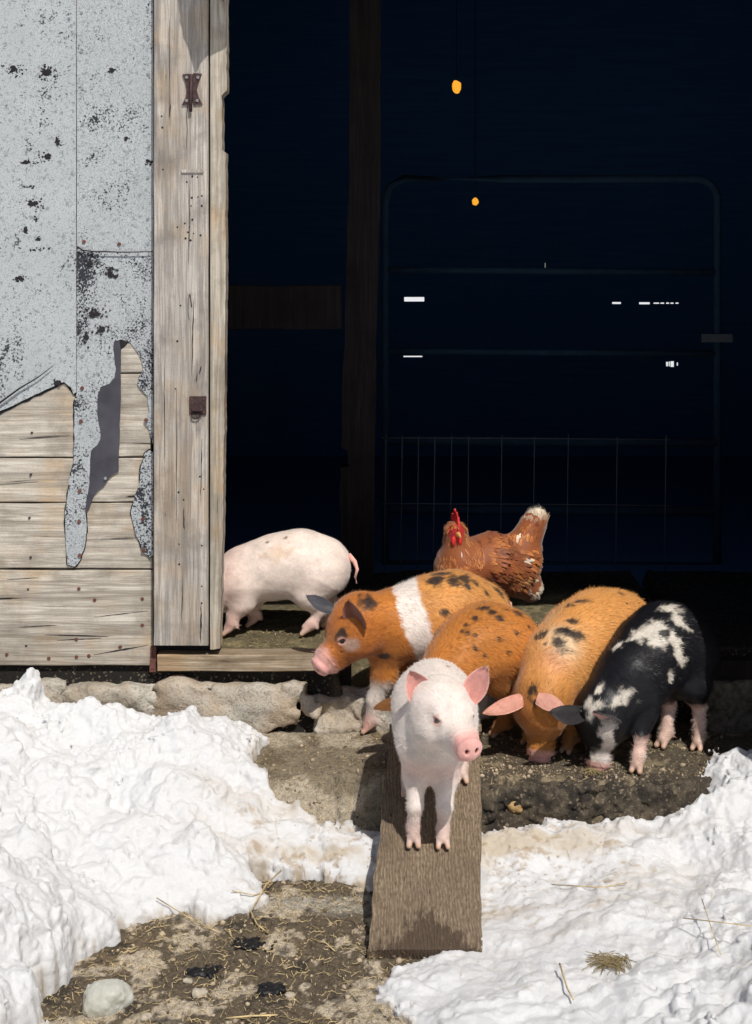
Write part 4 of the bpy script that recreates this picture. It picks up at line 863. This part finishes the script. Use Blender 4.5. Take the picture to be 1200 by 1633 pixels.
# white piglet on the plank
def paint_white(P, Nn, loc, feet):
    C = np.tile(WHITE * np.array([1.0, 1.0, 1.0]), (len(P), 1)); C, low = pinkish(P, C, loc, feet, .7)
    C = mixc(C, PINK, sstep(.090, .135, loc[:, 0]) * (loc[:, 0] < .2) * (np.abs(loc[:, 1]) < .06) * .65)
    C = mixc(C, PINK * 1.05, np.exp(-((P[:, 2] - .145) / .035) ** 2) * np.exp(-((P[:, 1] + .78) / .10) ** 2) * .4)
    C = mixc(C, [.55, .42, .30], (1 - sstep(.0, .05, low)) * .35 * sstep(-.2, .3, fbm(P, 30, 3, 9)))
    return spots(P, Nn, C, [(716, 1062, 3), (721, 1058, 2)], np.array([.25, .14, .05]))
def fz(x, d): return plank_z(d)
pig(dict(label='white piglet with upright pink ears standing on the sloping plank', h=.0034, hs=1.18, hw=.95, slim=.92, neck=.066,
    spine=[(.165, -.485, .268, .098), (.163, -.56, .266, .110), (.160, -.65, .250, .112), (.155, -.735, .243, .096)],
    skull=(.172, -.800, .318), hdir=(.40, -.88, -.22), nfur=34000, flen=.013, fwid=.0006, lift=.20, fvar=(.9, 1.1), iris=(.20, .19, .18), lr=.83,
    legs=[('f', (.100, -.735, fz(0, 3.765)), (.110, -.735, .205), (0, -1, 0)), ('f', (.178, -.740, fz(0, 3.76)), (.190, -.735, .205), (0, -1, 0)),
          ('h', (.090, -.535, fz(0, 3.965)), (.115, -.50, .235), (0, -1, 0)), ('h', (.244, -.480, fz(0, 4.02)), (.215, -.50, .235), (0, -1, 0))],
    paint=paint_white, eyem=M_EYE, rimc=PINK * .9,
    ears=[dict(base=W(686, 1130, 3.71), tip=W(654, 1070, 3.69), width=.070, face=(-.1, -1, .05), c_in=PINK * np.array([.95, .8, .8]), c_out=WHITE * .95, cup=.32),
          dict(base=W(748, 1116, 3.70), tip=W(777, 1063, 3.69), width=.058, face=(-.35, -1, .05), c_in=PINK * np.array([.95, .8, .8]), c_out=WHITE * .95, cup=.32)]))

# banded orange piglet
def paint_A(P, Nn, loc, feet):
    C = np.tile(ORANGE, (len(P), 1)); C = mixc(C, RUST, (1 - sstep(.07, .15, np.linalg.norm(loc - np.array([.03, 0, -.01]), axis=1))) * .7); ax = P[:, 0] + .35 * P[:, 2]; t = ax + .012 * fbm(P, 40, 3, 5)
    C = mixc(C, ORANGE_L, sstep(.24, .34, t)); C = mixc(C, WHITE * 1.02, sstep(.205, .217, t) * (1 - sstep(.285, .30, t)))
    low = np.full(len(P), 9.)
    for ft in feet: low = np.minimum(low, np.where(np.hypot(P[:, 0] - ft[0], P[:, 1] - ft[1]) < .08, P[:, 2] - ft[2], 9))
    C = mixc(C, WHITE * .95, (1 - sstep(.15, .19, low)))
    C = mixc(C, PINK * .95, sstep(.092, .125, loc[:, 0] + .012 * fbm(P, 60, 2, 3)) * (loc[:, 0] < .2) * (np.abs(loc[:, 1]) < .07))
    C = mixc(C, WHITE * .8, (1 - sstep(.010, .024, np.hypot(loc[:, 0] - .052, loc[:, 2] + .002))) * .5)
    return spots(P, Nn, C, [(590, 959, 13, 1, -.2, 1.3), (542, 1010, 9, 0, 1, 1.3), (690, 924, 9), (703, 921, 8), (722, 925, 10), (741, 921, 9, 0, 1, 2.0), (700, 914, 6, 1, 0, 2.5), (748, 935, 5, 0, 1, 2.2), (712, 974, 6), (778, 945, 5), (798, 943, 7, 1, -.5, 1.5), (579, 1052, 3), (613, 1049, 6, 1, 0, 1.4), (762, 930, 4), (820, 960, 5)])
pig(dict(label='orange piglet with a white band round its body, facing left at the doorway', hs=1.22, neck=.082,
    spine=[(.335, .085, .350, .110), (.255, .065, .372, .118), (.165, .030, .357, .120), (.075, -.005, .340, .113)],
    skull=(-.060, -.090, .358), hdir=(-.74, -.34, -.58), nfur=36000, flen=.017, fwid=.0009, fvar=(.62, 1.32), lr=.95,
    legs=[('f', (-.020, -.040, .004), (.030, -.045, .27), (-1, -.1, 0)), ('f', (.095, .03, .006), (.060, .045, .27), (-1, -.1, 0)), ('h', (.33, .04, .005), (.33, .05, .30), (-1, 0, 0)), ('h', (.37, .15, .02), (.33, .13, .30), (-1, 0, 0))],
    paint=paint_A, rimc=PINK * .8,
    ears=[dict(base=W(574, 1004, 4.325), tip=W(553, 961, 4.29), width=.075, face=(-.62, -.85, -.1), c_in=np.array([.22, .08, .05]), c_out=ORANGE * .45, cup=.30, curl=-.1),
          dict(base=W(531, 973, 4.40), tip=W(489, 950, 4.41), width=.048, face=(-.1, .6, -.8), c_in=np.array([.10, .09, .10]), c_out=np.array([.055, .055, .065]), cup=.2)]))

# middle orange piglet behind the white one
def paint_C(P, Nn, loc, feet):
    C = np.tile(ORANGE * .97, (len(P), 1)); C = mixc(C, ORANGE_L, sstep(.40, .45, P[:, 2]) * .3)
    return spots(P, Nn, C, [(683, 1009, 8, 1, .2, 1.5), (746, 1007, 4), (760, 1032, 5), (797, 984, 6, 1, -.2, 1.4), (785, 974, 5, 1, 0, 1.6), (774, 968, 5, 1, 0, 2), (757, 983, 5), (823, 975, 7, 1, -.2, 1.4), (741, 995, 4), (798, 1019, 4), (826, 1009, 4), (759, 1010, 4), (775, 1045, 4), (735, 1005, 4), (806, 970, 3), (845, 1000, 3), (812, 1040, 3)], warp=.7)
pig(dict(label='rust orange piglet with small dark specks, half hidden behind the white piglet', hs=.98,
    spine=[(.412, -.075, .302, .106), (.345, -.10, .318, .107), (.285, -.145, .298, .100), (.235, -.195, .255, .086)],
    skull=(.145, -.235, .175), hdir=(-.45, -.25, -.85), hup=(-.8, 0, .5), neck=.065, nfur=32000, fwid=.0009, fvar=(.62, 1.32), flen=.017,
    legs=[('f', (.20, -.27, .004), (.20, -.23, .24), (-1, -.3, 0)), ('f', (.17, -.15, .004), (.2, -.16, .24), (-1, -.3, 0)), ('h', (.385, -.075, .004), (.40, -.12, .28), (-1, -.2, 0)), ('h', (.44, .0, .004), (.42, -.03, .28), (-1, -.2, 0))],
    paint=paint_C,
    ears=[dict(base=W(650, 1118, 4.21), tip=W(597, 1130, 4.16), width=.046, face=(-.1, -.6, .9), c_in=ORANGE * .32, c_out=ORANGE * .25, cup=.2),
          dict(base=(.16, -.27, .24), tip=(.19, -.34, .20), width=.045, face=(0, -.6, .5), c_in=ORANGE * .5, c_out=ORANGE * .4, cup=.2)]))

# orange piglet with head down
def paint_B(P, Nn, loc, feet):
    C = np.tile(ORANGE_L * 1.02, (len(P), 1)); X, Y, d = proj(P)
    C = mixc(C, ORANGE * .75, (1 - sstep(.10, .17, np.linalg.norm(P - np.array([.50, -.26, .12]), axis=1))) * .9)
    for (px, py, r, c, a) in [(893, 1012, 26, (.78, .62, .42), .7), (880, 1050, 22, (.78, .36, .20), .6), (905, 1030, 22, (.78, .62, .42), .6), (875, 985, 20, (.75, .5, .25), .5)]:
        cc = surf_at(P, Nn, px, py); dd = np.linalg.norm(P - cc, axis=1) * FPX / 4.4 / r; C = mixc(C, c, np.exp(-dd ** 2) * a)
    C = mixc(C, PINK, sstep(.105, .12, loc[:, 0]) * (loc[:, 0] < .2) * (np.abs(loc[:, 1]) < .07))
    return spots(P, Nn, C, [(863, 1012, 9), (891, 1022, 11, 1, .2, 1.2), (912, 1008, 9, 1, -.3, 2.0), (898, 1003, 6, 1, .1, 2), (848, 1099, 7, 0, 1, 1.5), (926, 957, 8, 1, .2, 1.5), (852, 1120, 4, 0, 1, 1.4), (905, 966, 6, 1, .3, 1.5), (912, 988, 5, 1, 0, 1.8), (990, 945, 4, 1, 0, 2), (1000, 960, 3)])
pig(dict(label='light orange piglet with black spots sniffing the ground between the white and the black piglet', hs=1.2, neck=.085,
    spine=[(.785, .055, .322, .114), (.715, -.005, .325, .119), (.64, -.08, .305, .118), (.560, -.165, .265, .110)],
    skull=(.502, -.262, .168), hdir=(-.06, -.16, -.98), hup=(0, -1, .2), nfur=40000, fwid=.0009, fvar=(.62, 1.32), flen=.018,
    legs=[('f', (.475, -.14, .004), (.50, -.16, .22), (-.6, -.8, 0)), ('f', (.585, -.215, .004), (.61, -.18, .22), (-.6, -.8, 0)), ('h', (.72, .09, .006), (.74, .07, .28), (-.7, -.7, 0)), ('h', (.83, .02, .006), (.82, .02, .28), (-.7, -.7, 0))],
    paint=paint_B,
    ears=[dict(base=W(838, 1112, 4.185), tip=W(777, 1142, 4.13), width=.044, face=(-.2, -.9, .5), c_in=np.array([.72, .34, .26]), c_out=ORANGE, cup=-.22, curl=-.12, lean=.12),
          dict(base=W(858, 1112, 4.14), tip=W(902, 1128, 4.105), width=.048, face=(.2, -.8, .6), c_in=np.array([.72, .36, .28]), c_out=ORANGE, cup=-.25, curl=-.10)]))

# black piglet
def paint_E(P, Nn, loc, feet):
    C = np.tile(BLACK * .8, (len(P), 1)); low = np.full(len(P), 9.)
    W_ = np.array([.62, .56, .48])
    C = spots(P, Nn, C, [(1072, 968, 9, 1, -.2, 2.2), (1082, 985, 8, .6, -1, 2.2), (1050, 1000, 12, 1, .1, 1.8), (1030, 1006, 10, 1, .5, 1.8), (1046, 1020, 10, 1, -.2, 2.4), (1078, 1022, 9, .3, -1, 2.6), (1086, 1045, 8, .3, -1, 2.0), (1015, 1012, 7, .8, .6, 1.6),
                         (952, 1100, 6, .25, 1, 3.6), (935, 1122, 6, .3, 1, 2), (990, 1115, 9, 1, .3, 1.7), (1003, 1104, 6, 1, .3, 2), (1072, 1080, 6, 0, 1, 1.6), (985, 1028, 6, .6, 1, 2.2), (945, 1130, 8, .5, .8, 1.6)], W_, .8, .9, 120)
    C = spots(P, Nn, C, [(1060, 985, 5), (1062, 1008, 6, 1, 0, 1.5), (1030, 1018, 4), (1068, 1030, 5)], BLACK, .5, .9, 150)
    C = mixc(C, BLACK, sstep(.12, .42, fbm(P * np.array([1, 1, .45]), 60, 4, 155, .65)) * .85)
    C = mixc(C, WHITE * .75, (1 - sstep(.010, .026, np.abs(loc[:, 1] - .014 + .030 * fbm(P, 40, 4, 4, .65)))) * sstep(-.02, .02, loc[:, 0]) * (loc[:, 0] < .2) * (loc[:, 2] > -.02))
    C = mixc(C, W_ * .8, sstep(.07, .1, loc[:, 0]) * (loc[:, 0] < .2) * sstep(.1, .3, fbm(P, 30, 3, 5)))
    C = mixc(C, PINK * 1.02, sstep(.108, .118, loc[:, 0]) * (loc[:, 0] < .2) * (np.abs(loc[:, 1]) < .07))
    for i, ft in enumerate(feet):
        lo = np.where((np.hypot(P[:, 0] - ft[0], P[:, 1] - ft[1]) < .050 + .25 * np.clip(P[:, 2], 0, .1)) & (np.linalg.norm(loc - np.array([.06, 0, 0]), axis=1) > .09), P[:, 2] - ft[2] + (.05 if i == 0 else 0), 9); C = mixc(C, np.array([.74, .50, .42]), 1 - sstep(.12, .15, lo + .015 * fbm(P, 50, 2, 8)))
    return C
pig(dict(label='black piglet with jagged white patches nosing the stone ledge, rightmost of the piglets', hidem=M_BHIDE, furm=M_BFUR, hs=1.16, neck=.080,
    spine=[(.945, -.10, .322, .108), (.890, -.145, .325, .112), (.830, -.205, .298, .110), (.765, -.275, .255, .102)],
    skull=(.672, -.325, .152), hdir=(-.12, -.14, -.98), hup=(-.15, -1, .2), nfur=30000, flen=.014, flight=1.3, fvar=(.5, 2.0), fwid=.0007,
    legs=[('f', (.765, -.375, .003), (.80, -.30, .22), (-.45, -.9, 0)), ('f', (.69, -.23, .003), (.73, -.25, .20), (-.5, -.8, 0)), ('h', (.885, -.165, .003), (.90, -.13, .28), (-.7, -.7, 0)), ('h', (.985, -.19, .003), (.985, -.15, .28), (-.5, -.85, 0))],
    paint=paint_E, tailc=BLACK, rimc=BLACK,
    ears=[dict(base=W(930, 1138, 4.12), tip=W(870, 1150, 4.05), width=.050, face=(-.1, -1, .25), c_in=np.array([.02, .015, .018]), c_out=BLACK * 1.5, cup=.42, curl=.22, lean=.18),
          dict(base=W(985, 1152, 4.10), tip=W(946, 1136, 4.02), width=.042, face=(0, -.3, -1), c_in=PINK * .8, c_out=BLACK * 1.3, cup=.35)]))

# pink piglet inside
def paint_F(P, Nn, loc, feet):
    C = np.tile(WHITE * np.array([1.0, .96, .93]), (len(P), 1)); C, low = pinkish(P, C, loc, feet, .9); C = mixc(C, PINK, sstep(-.40, -.52, P[:, 0]) * .35)
    C = spots(P, Nn, C, [(427, 863, 4), (457, 855, 2)], np.array([.22, .13, .05])); return spots(P, Nn, C, [(443, 880, 13, 1, .5, 1.3)], np.array([.68, .52, .40]), 1.6)
pig(dict(label='pale pink piglet inside the barn walking away behind the door post, head hidden', hs=1.0,
    spine=[(-.178, .25, .476, .097), (-.255, .25, .488, .100), (-.345, .25, .472, .097), (-.440, .25, .445, .090)],
    skull=(-.60, .22, .37), hdir=(-.8, 0, -.6), nfur=22000, flen=.012, fwid=.0006, lift=.20, fvar=(.9, 1.1),
    legs=[('f', (-.485, .185, .252), (-.445, .20, .41), (-1, 0, 0)), ('f', (-.415, .30, .252), (-.43, .29, .41), (-1, 0, 0)), ('h', (-.225, .19, .252), (-.185, .205, .44), (-1, 0, 0)), ('h', (-.16, .30, .252), (-.18, .29, .44), (-1, 0, 0))],
    paint=paint_F, tailpath=[W(556, 885, 4.74), W(566, 896, 4.73), W(570, 908, 4.72), W(567, 920, 4.72), W(569, 931, 4.72)],
    ears=[dict(base=(-.62, .18, .42), tip=(-.66, .12, .46), width=.05, face=(-1, -.4, 0), c_in=PINK, c_out=WHITE, cup=.25), dict(base=(-.62, .27, .42), tip=(-.66, .32, .46), width=.05, face=(-1, .4, 0), c_in=PINK, c_out=WHITE, cup=.25)]))

#@@HEN
# ------------------------------------------------------------------ hen
def hen():
    f = Field((.12, .10, .26), (.68, .52, .72), .004); D = .27
    f.cone((.285, .26, .455), (.39, .30, .475), .082, .090, .04); f.cone((.39, .30, .475), (.49, .33, .465), .090, .072, .04)
    f.cone((.49, .33, .49), (.548, .35, .608), .066, .042, .04); f.cone((.47, .31, .42), (.52, .33, .385), .068, .050, .03)
    f.cone((.282, .255, .49), (.268, .235, .570), .076, .040, .04); f.cone((.268, .235, .565), (.266, .225, .592), .034, .027, .02)
    f.ell((.266, .222, .598), (.030, .034, .029), None, .012)
    f.cone((.40, .225, .47), (.50, .265, .445), .035, .018, .03)
    P, F = f.mesh(); Nn = vnormals(P, F)
    root = empty('hen', (.39, .30, .2), 'russet brown hen with red comb and pale tail tip standing behind the banded piglet', 'hen')
    C = np.tile(np.array([.27, .08, .024]), (len(P), 1)); C = mixc(C, [.42, .02, .02], 1 - sstep(.024, .034, np.linalg.norm(P - np.array([.268, .205, .594]), axis=1)))
    mesh_obj('body', P, F, M_HIDE, root, True, C)
    # feathers
    A = P[F]; ar = np.linalg.norm(np.cross(A[:, 2] - A[:, 0], A[:, 3] - A[:, 1]), axis=1); face = np.linalg.norm(A.mean(1) - np.array([.268, .200, .592]), axis=1); ar = ar * (face > .030)
    n = 11000; k = RNG.choice(len(F), n, p=ar / ar.sum()); r = A[k].mean(1); nn = Nn[F[k, 0]]
    tail = sstep(.50, .60, r[:, 2]) * (r[:, 0] > .45); neck = (r[:, 0] < .36) * sstep(.47, .52, r[:, 2]); fluff = (r[:, 2] < .415) * (r[:, 0] > .40); wing = (r[:, 1] < .31) & (r[:, 0] > .36) & (r[:, 0] < .52) & (r[:, 2] > .42) & (r[:, 2] < .54)
    fl = np.tile(np.array([.85, .2, -.45]), (n, 1)); fl = np.where((tail > .2)[:, None], np.array([.30, .05, 1.0]), fl); fl = np.where((neck > .3)[:, None], np.array([.05, .0, -1.0]), fl); fl = np.where(fluff[:, None], np.array([.6, 0, -.7]), fl)
    fl = np.where(((r[:, 0] < .33) & (r[:, 2] < .47))[:, None], np.array([.25, .0, -1.0]), fl)
    fl = fl - (fl * nn).sum(1, keepdims=True) * nn; fl /= np.linalg.norm(fl, axis=1, keepdims=True) + 1e-9; fl += RNG.normal(0, .10, fl.shape)
    L = np.where(wing, .036, np.where(tail > .2, .024, np.where(neck > .3, .024, .022)))[:, None] * RNG.uniform(.75, 1.2, (n, 1)); wd = np.where(neck > .3, .0045, np.where(wing, .010, .0085))[:, None] * RNG.uniform(.8, 1.2, (n, 1))
    sd_ = np.cross(fl, nn); sd_ /= np.linalg.norm(sd_, axis=1, keepdims=True)
    pat = fbm(r, 14, 3, 5); base = np.tile(np.array([.45, .15, .036]), (n, 1)); base = mixc(base, [.24, .065, .02], sstep(.0, .35, pat)); base = mixc(base, [.66, .33, .12], sstep(.1, .4, -pat) * .7)
    base = mixc(base, [.70, .60, .46], np.clip(sstep(.585, .625, r[:, 2]) * (r[:, 0] > .45) + sstep(.500, .53, r[:, 0]) * (r[:, 2] < .42), 0, 1) * .9)
    base = mixc(base, [.12, .03, .012], wing * sstep(-.1, .2, fbm(r, 22, 2, 8)) * .7)
    for c_ in ((828, 862), (833, 888), (738, 868)):
        p = surf_at(P, Nn, *c_); base = mixc(base, [.8, .68, .55], (np.linalg.norm(r - p, axis=1) < .014) * .85)
    base = base * RNG.uniform(.78, 1.2, (n, 1)); V = []; Cc = []
    us = [0, .35, .7, .92, 1.0]; ws = [.35, 1.0, .95, .6, .12]; r0 = r - nn * .002
    for u, w_ in zip(us, ws):
        for v in (-1, 0, 1):
            V.append(r0 + fl * L * u + nn * (L * (.14 * u - .13 * u * u)) + sd_ * wd * .5 * w_ * v - nn * (.12 * wd * abs(v)) ); sh = (.72 if v == 0 else 1.12) * (1.0 + .25 * (u > .8)); Cc.append(base * sh)
    V = np.stack(V, 1).reshape(-1, 3); Cc = np.clip(np.stack(Cc, 1).reshape(-1, 3), 0, .95); i0 = (np.arange(n) * 15)[:, None]; Fq = []
    for i in range(4):
        for j in range(2): a = i * 3 + j; Fq.append(i0 + np.array([a, a + 1, a + 4, a + 3]))
    mesh_obj('feathers', V, np.concatenate(Fq), M_FEATH, root, True, Cc)
    # comb: upright serrated blade, wattles, beak, eyes
    hd = np.array([.267, .198, .600]); fwd = unit([.30, -.95, 0])
    prof = [(-.034, .012), (-.034, .034), (-.026, .050), (-.017, .038), (-.008, .068), (.002, .044), (.011, .060), (.017, .038), (.025, .046), (.033, .022), (.035, .002), (.0, .004)]
    bm = bmesh.new(); lat = np.array([-fwd[1], fwd[0], 0]); c0 = np.array([.266, .222, .600])
    vs = [bm.verts.new(tuple(c0 + fwd * a + np.array([0, 0, b]) - lat * .003)) for a, b in prof]; fc = bm.faces.new(vs); bmesh.ops.triangulate(bm, faces=[fc]); rr = bmesh.ops.extrude_face_region(bm, geom=bm.faces[:])
    bmesh.ops.translate(bm, vec=tuple(lat * .007), verts=[e for e in rr['geom'] if isinstance(e, bmesh.types.BMVert)]); bmesh.ops.recalc_face_normals(bm, faces=bm.faces); bm.verts.index_update()
    mesh_obj('comb', [tuple(v.co) for v in bm.verts], [tuple(v.index for v in q.verts) for q in bm.faces], M_COMB, root, False); bm.free()
    def blob(name, c, r, mat):
        g = Field(np.array(c) - np.array(r) - .01, np.array(c) + np.array(r) + .01, .0022); g.ell(c, r, None, .002); p_, f_ = g.mesh(); mesh_obj(name, p_, f_, mat, root, True)
    blob('wattle', (.258, .192, .566), (.008, .007, .017), M_COMB); blob('wattle', (.280, .196, .566), (.007, .007, .016), M_COMB)
    blob('earlobe', (.242, .213, .588), (.006, .010, .016), M_COMB); blob('earlobe', (.290, .220, .590), (.006, .010, .014), M_COMB)
    g = Field((.22, .14, .56), (.32, .22, .63), .0022); g.cone((.272, .196, .592), (.281, .168, .583), .0095, .0022, .003); g.cone((.271, .196, .586), (.277, .176, .579), .0065, .002, .003); p_, f_ = g.mesh(); mesh_obj('beak', p_, f_, M_BEAK, root, True)
    blob('eye', (.249, .203, .601), (.0045, .0045, .0045), M_EYE); blob('eye', (.285, .207, .601), (.0045, .0045, .0045), M_EYE)
    for x, y in ((.38, .26), (.42, .33)):
        z0 = float(ground_z(np.array([x]), np.array([y]))[0]); parts = [tube_vf([(x, y, .40), (x + .01, y, z0 + .05), (x, y, z0 + .008)], [.014, .007, .006], 8)]
        for a in (-.6, 0, .6, 3.1): parts.append(tube_vf([(x, y, z0 + .008), (x - .04 * math.cos(a), y - .04 * math.sin(a), z0 + .005)], [.005, .0025], 6))
        V, F_ = merge(parts); mesh_obj('leg', V, F_, M_BEAK, root, True)
hen()

#@@SCATTER
# ------------------------------------------------------------------ straw, pebbles, dung, ice
def surf(x, y):
    g = ground_z(np.array([x]), np.array([y]))[0]; s_, sd_ = snow_z(np.array([x]), np.array([y])); return float(max(g, s_[0] if sd_[0] > 0 else -9))
def surf_arr(x, y):
    g = ground_z(x, y); s_, sd_ = snow_z(x, y); return np.maximum(g, np.where(sd_ > 0, s_, -9)), sd_
def scatter_straw(name, n, region, mat, label, Lr=(.02, .07), keep=None, wid=.0016, dens=None):
    x = RNG.uniform(region[0], region[1], n); y = RNG.uniform(region[2], region[3], n); z, sd_ = surf_arr(x, y)
    m = np.ones(n, bool) if keep is None else keep(x, y, sd_); x, y = x[m], y[m]; n = len(x); a = RNG.uniform(0, math.pi, n); L = RNG.uniform(*Lr, n); bend = RNG.normal(0, .10, n); L = L * RNG.uniform(.3, 1, n)
    pts = []
    for t in (-.5, -.17, .17, .5):
        aa = a + bend * t; xx_ = x + np.cos(aa) * L * t; yy_ = y + np.sin(aa) * L * t; zz_, _ = surf_arr(xx_, yy_); pts.append(np.stack([xx_, yy_, zz_ + .0025 + RNG.uniform(0, .006, n)], 1))
    pts = np.stack(pts, 1); sdv = np.stack([-np.sin(a), np.cos(a), np.zeros(n)], 1) * wid; up = np.array([0, 0, wid])
    V = []
    for k in range(4): V += [pts[:, k] - sdv * .5, pts[:, k] + up * .6, pts[:, k] + sdv * .5]
    V = np.stack(V, 1).reshape(-1, 3); i0 = (np.arange(n) * 12)[:, None]; F = []
    for k in range(3):
        for j in range(2): b = k * 3 + j; F.append(i0 + np.array([b, b + 1, b + 4, b + 3]))
    return tag(mesh_obj(name, V, np.concatenate(F), mat, None, False), label, None, None, 'stuff')
scatter_straw('straw', 2600, (-1.0, .12, -1.7, -.5), M_STRAW, 'yellow straw bits strewn on the muddy yard', (.006, .045), lambda x, y, s: s < -.005, .0014)
scatter_straw('chaff', 1500, (-.45, 1.05, -.45, .5), M_STRAW, 'short chaff and straw on the ledge and barn floor', (.004, .018), lambda x, y, s: (s < 0) & ((y < -.04) | ((y > .06) & (x < .9))), .0012)
scatter_straw('straw_on_snow', 170, (-.35, .9, -1.4, -.46), M_STRAW, 'thin straw pieces lying on the snow', (.01, .05), lambda x, y, s: (s > .01), .0009)
scatter_straw('hay', 260, (-.9, .1, -1.6, -.45), M_GRASS, 'dull green hay bits on the mud', (.015, .05), lambda x, y, s: s < -.005, .0013)
# pebbles
def pebbles(name, n, region, mat, label, rr, keep, lev=1, tone=(.34, .27, .19)):
    x = RNG.uniform(region[0], region[1], n); y = RNG.uniform(region[2], region[3], n); z, sd_ = surf_arr(x, y); m = keep(x, y, sd_); x, y, z = x[m], y[m], z[m]; n = len(x)
    bm = bmesh.new(); bmesh.ops.create_icosphere(bm, subdivisions=lev, radius=1); ico = np.array([v.co[:] for v in bm.verts]); bm.verts.index_update(); fi = np.array([[v.index for v in f.verts] for f in bm.faces]); bm.free()
    r = rr[0] * (rr[1] / rr[0]) ** (RNG.uniform(0, 1, n) ** 2.5); S = ico[None] * (1 + RNG.uniform(-.38, .38, (n, len(ico), 1))) * r[:, None, None] * RNG.uniform(.6, 1.3, (n, 1, 3)); V = S + np.stack([x, y, z + r * .1], 1)[:, None]
    F = (fi[None] + (np.arange(n) * len(ico))[:, None, None]).reshape(-1, 3); c = np.repeat(np.array([tone]) * RNG.uniform(.25, 1.5, (n, 1)), len(ico), 0)
    return tag(mesh_obj(name, V.reshape(-1, 3), F, mat, None, False, c), label, None, None, 'stuff')
M_PEB = N('pebble_stone'); M_PEB.base(M_PEB.attr()); M_PEB = M_PEB.m
pebbles('gravel', 5200, (-1.0, 1.1, -1.7, -.035), M_PEB, 'small stones and grit in the mud and on the ledge', (.0015, .008), lambda x, y, s: s < -.003)
pebbles('ledge_grit', 900, (.2, 1.05, -.50, -.30), M_PEB, 'grit lying on the broken edge of the ledge', (.0015, .006), lambda x, y, s: s < .0)
def rock(px, py, z, r, seed, name, label, mat, cat):
    x, y = gp(px, py, z); zz_ = surf(x, y) if z < -.18 else z; o = stone((x, y, zz_ + r[2] * .35), r, seed, None, mat, name, ex=2.5, rough=.5); return tag(o, label, cat)
rock(172, 1597, -.19, (.050, .040, .038), 201, 'ice_chunk', 'rounded lump of dirty translucent ice on the mud beside the left snow bank', M_ICE, 'ice')
M_YROCK = simple('ochre_stone', (.42, .27, .12), .7, 0, .5, 40, .5)
rock(822, 1288, -.075, (.021, .02, .026), 202, 'ochre_stone', 'yellowish brown stone at the foot of the ledge beside the plank', M_YROCK, 'stone')
rock(955, 1268, -.05, (.012, .012, .009), 203, 'small_stone', 'small tan stone stuck in the dark face of the ledge', M_YROCK, 'stone')
M_PALE = simple('pale_stone', (.42, .37, .29), .8, 0, .25, 60, .4)
for i, (px, py, s_, lab) in enumerate([(318, 1586, .014, 'small pale stone lying right of the ice lump on the mud'), (463, 1584, .010, 'tiny pale stone among straw right of the middle dark dung'), (232, 1620, .012, 'flat pale stone near the bottom edge right of the ice lump'), (300, 1562, .009, 'tiny pale stone above the ice lump on dried clay')]):
    rock(px, py, -.19, (s_ * 1.3, s_, s_ * .6), 210 + i, 'pale_stone', lab, M_PALE, 'stone')
for i, (px, py, rx, lab) in enumerate([(400, 1507, .038, 'black dung pat on the mud, uppermost of the three'), (327, 1545, .036, 'thin black dung pat, leftmost of the three on the mud'), (434, 1575, .032, 'black dung pat closest to the plank bottom on the mud'), ]):
    x, y = gp(px, py); o = stone((x, y, surf(x, y) + .002), (rx, rx * .75, .009), 230 + i, None, M_DUNG, 'dung_pat', ex=2.2, rough=1.3); tag(o, lab, 'dung', 'black dung pats on the mud')
# long stalks
def stalk(pts, r, lab, mat=M_STRAW):
    path = []
    for (px, py, lift) in pts:
        x, y = gp(px, py); path.append((x, y, surf(x, y) + .003 + lift))
    o = tube('straw_stalk', path, r, mat, None, 6); return tag(o, lab, 'straw', 'long straw stalks')
stalk([(448, 1405, .03), (425, 1430, .03), (400, 1455, .012), (410, 1475, .004), (428, 1492, .002)], .0022, 'long bent yellow straw stalk at the tip of the left snow bank')
stalk([(370, 1445, .01), (405, 1440, .012), (425, 1432, .012), (436, 1426, .01)], .0014, 'thin straw stalk crossing the long bent one')
stalk([(250, 1455, .01), (290, 1462, .006), (330, 1478, .004), (352, 1486, .003)], .0014, 'straw stalk poking out under the left snow bank edge')
stalk([(360, 1625, .003), (400, 1622, .003), (443, 1621, .003)], .002, 'straight pale straw stalk near the bottom edge of the mud')
stalk([(495, 1498, .003), (520, 1505, .004), (535, 1515, .003)], .0014, 'short brown straw stalk between the dung and the plank')
stalk([(880, 1448, .004), (960, 1462, .004), (1000, 1450, .006)], .0013, 'thin yellow straw stalk on the snow right of the plank')
stalk([(893, 1590, .02), (905, 1615, .01), (915, 1630, .01)], .0022, 'thick straw stalk at the bottom of the right snow')
stalk([(1090, 1540, .03), (1140, 1565, .05), (1200, 1590, .04)], .0012, 'long thin dry stem on the snow at the lower right')
stalk([(1120, 1530, .05), (1135, 1560, .03), (1150, 1590, .01)], .0012, 'upright thin dry stem at the lower right snow')
stalk([(972, 1250, .19), (972, 1275, .17), (970, 1290, .13)], .0022, 'green grass blade against the face of the ledge', M_GRASS)
# hay clump on snow
def clump(px, py, n, rad, lab):
    x0, y0 = gp(px, py); parts = []
    for i in range(n):
        a = random.uniform(0, 6.28); r_ = rad * random.random() ** .6; x, y = x0 + r_ * math.cos(a), y0 + r_ * math.sin(a) * .7; b = random.uniform(0, 6.28); L = random.uniform(.015, .04); z = surf(x0, y0) + .004 + random.random() * .006
        parts.append(tube_vf([(x - L * math.cos(b), y - L * math.sin(b), z - .004), (x, y, z + .006), (x + L * math.cos(b), y + L * math.sin(b), z)], .0009, 4))
    V, F = merge(parts); tag(mesh_obj('hay_clump', V, F, M_GRASS, None, False), lab, 'hay')
clump(975, 1572, 90, .045, 'tangled clump of brown green hay lying in the right snow')
clump(712 + 230, 1338, 30, .018, 'small tuft of hay on the snow below the ledge')
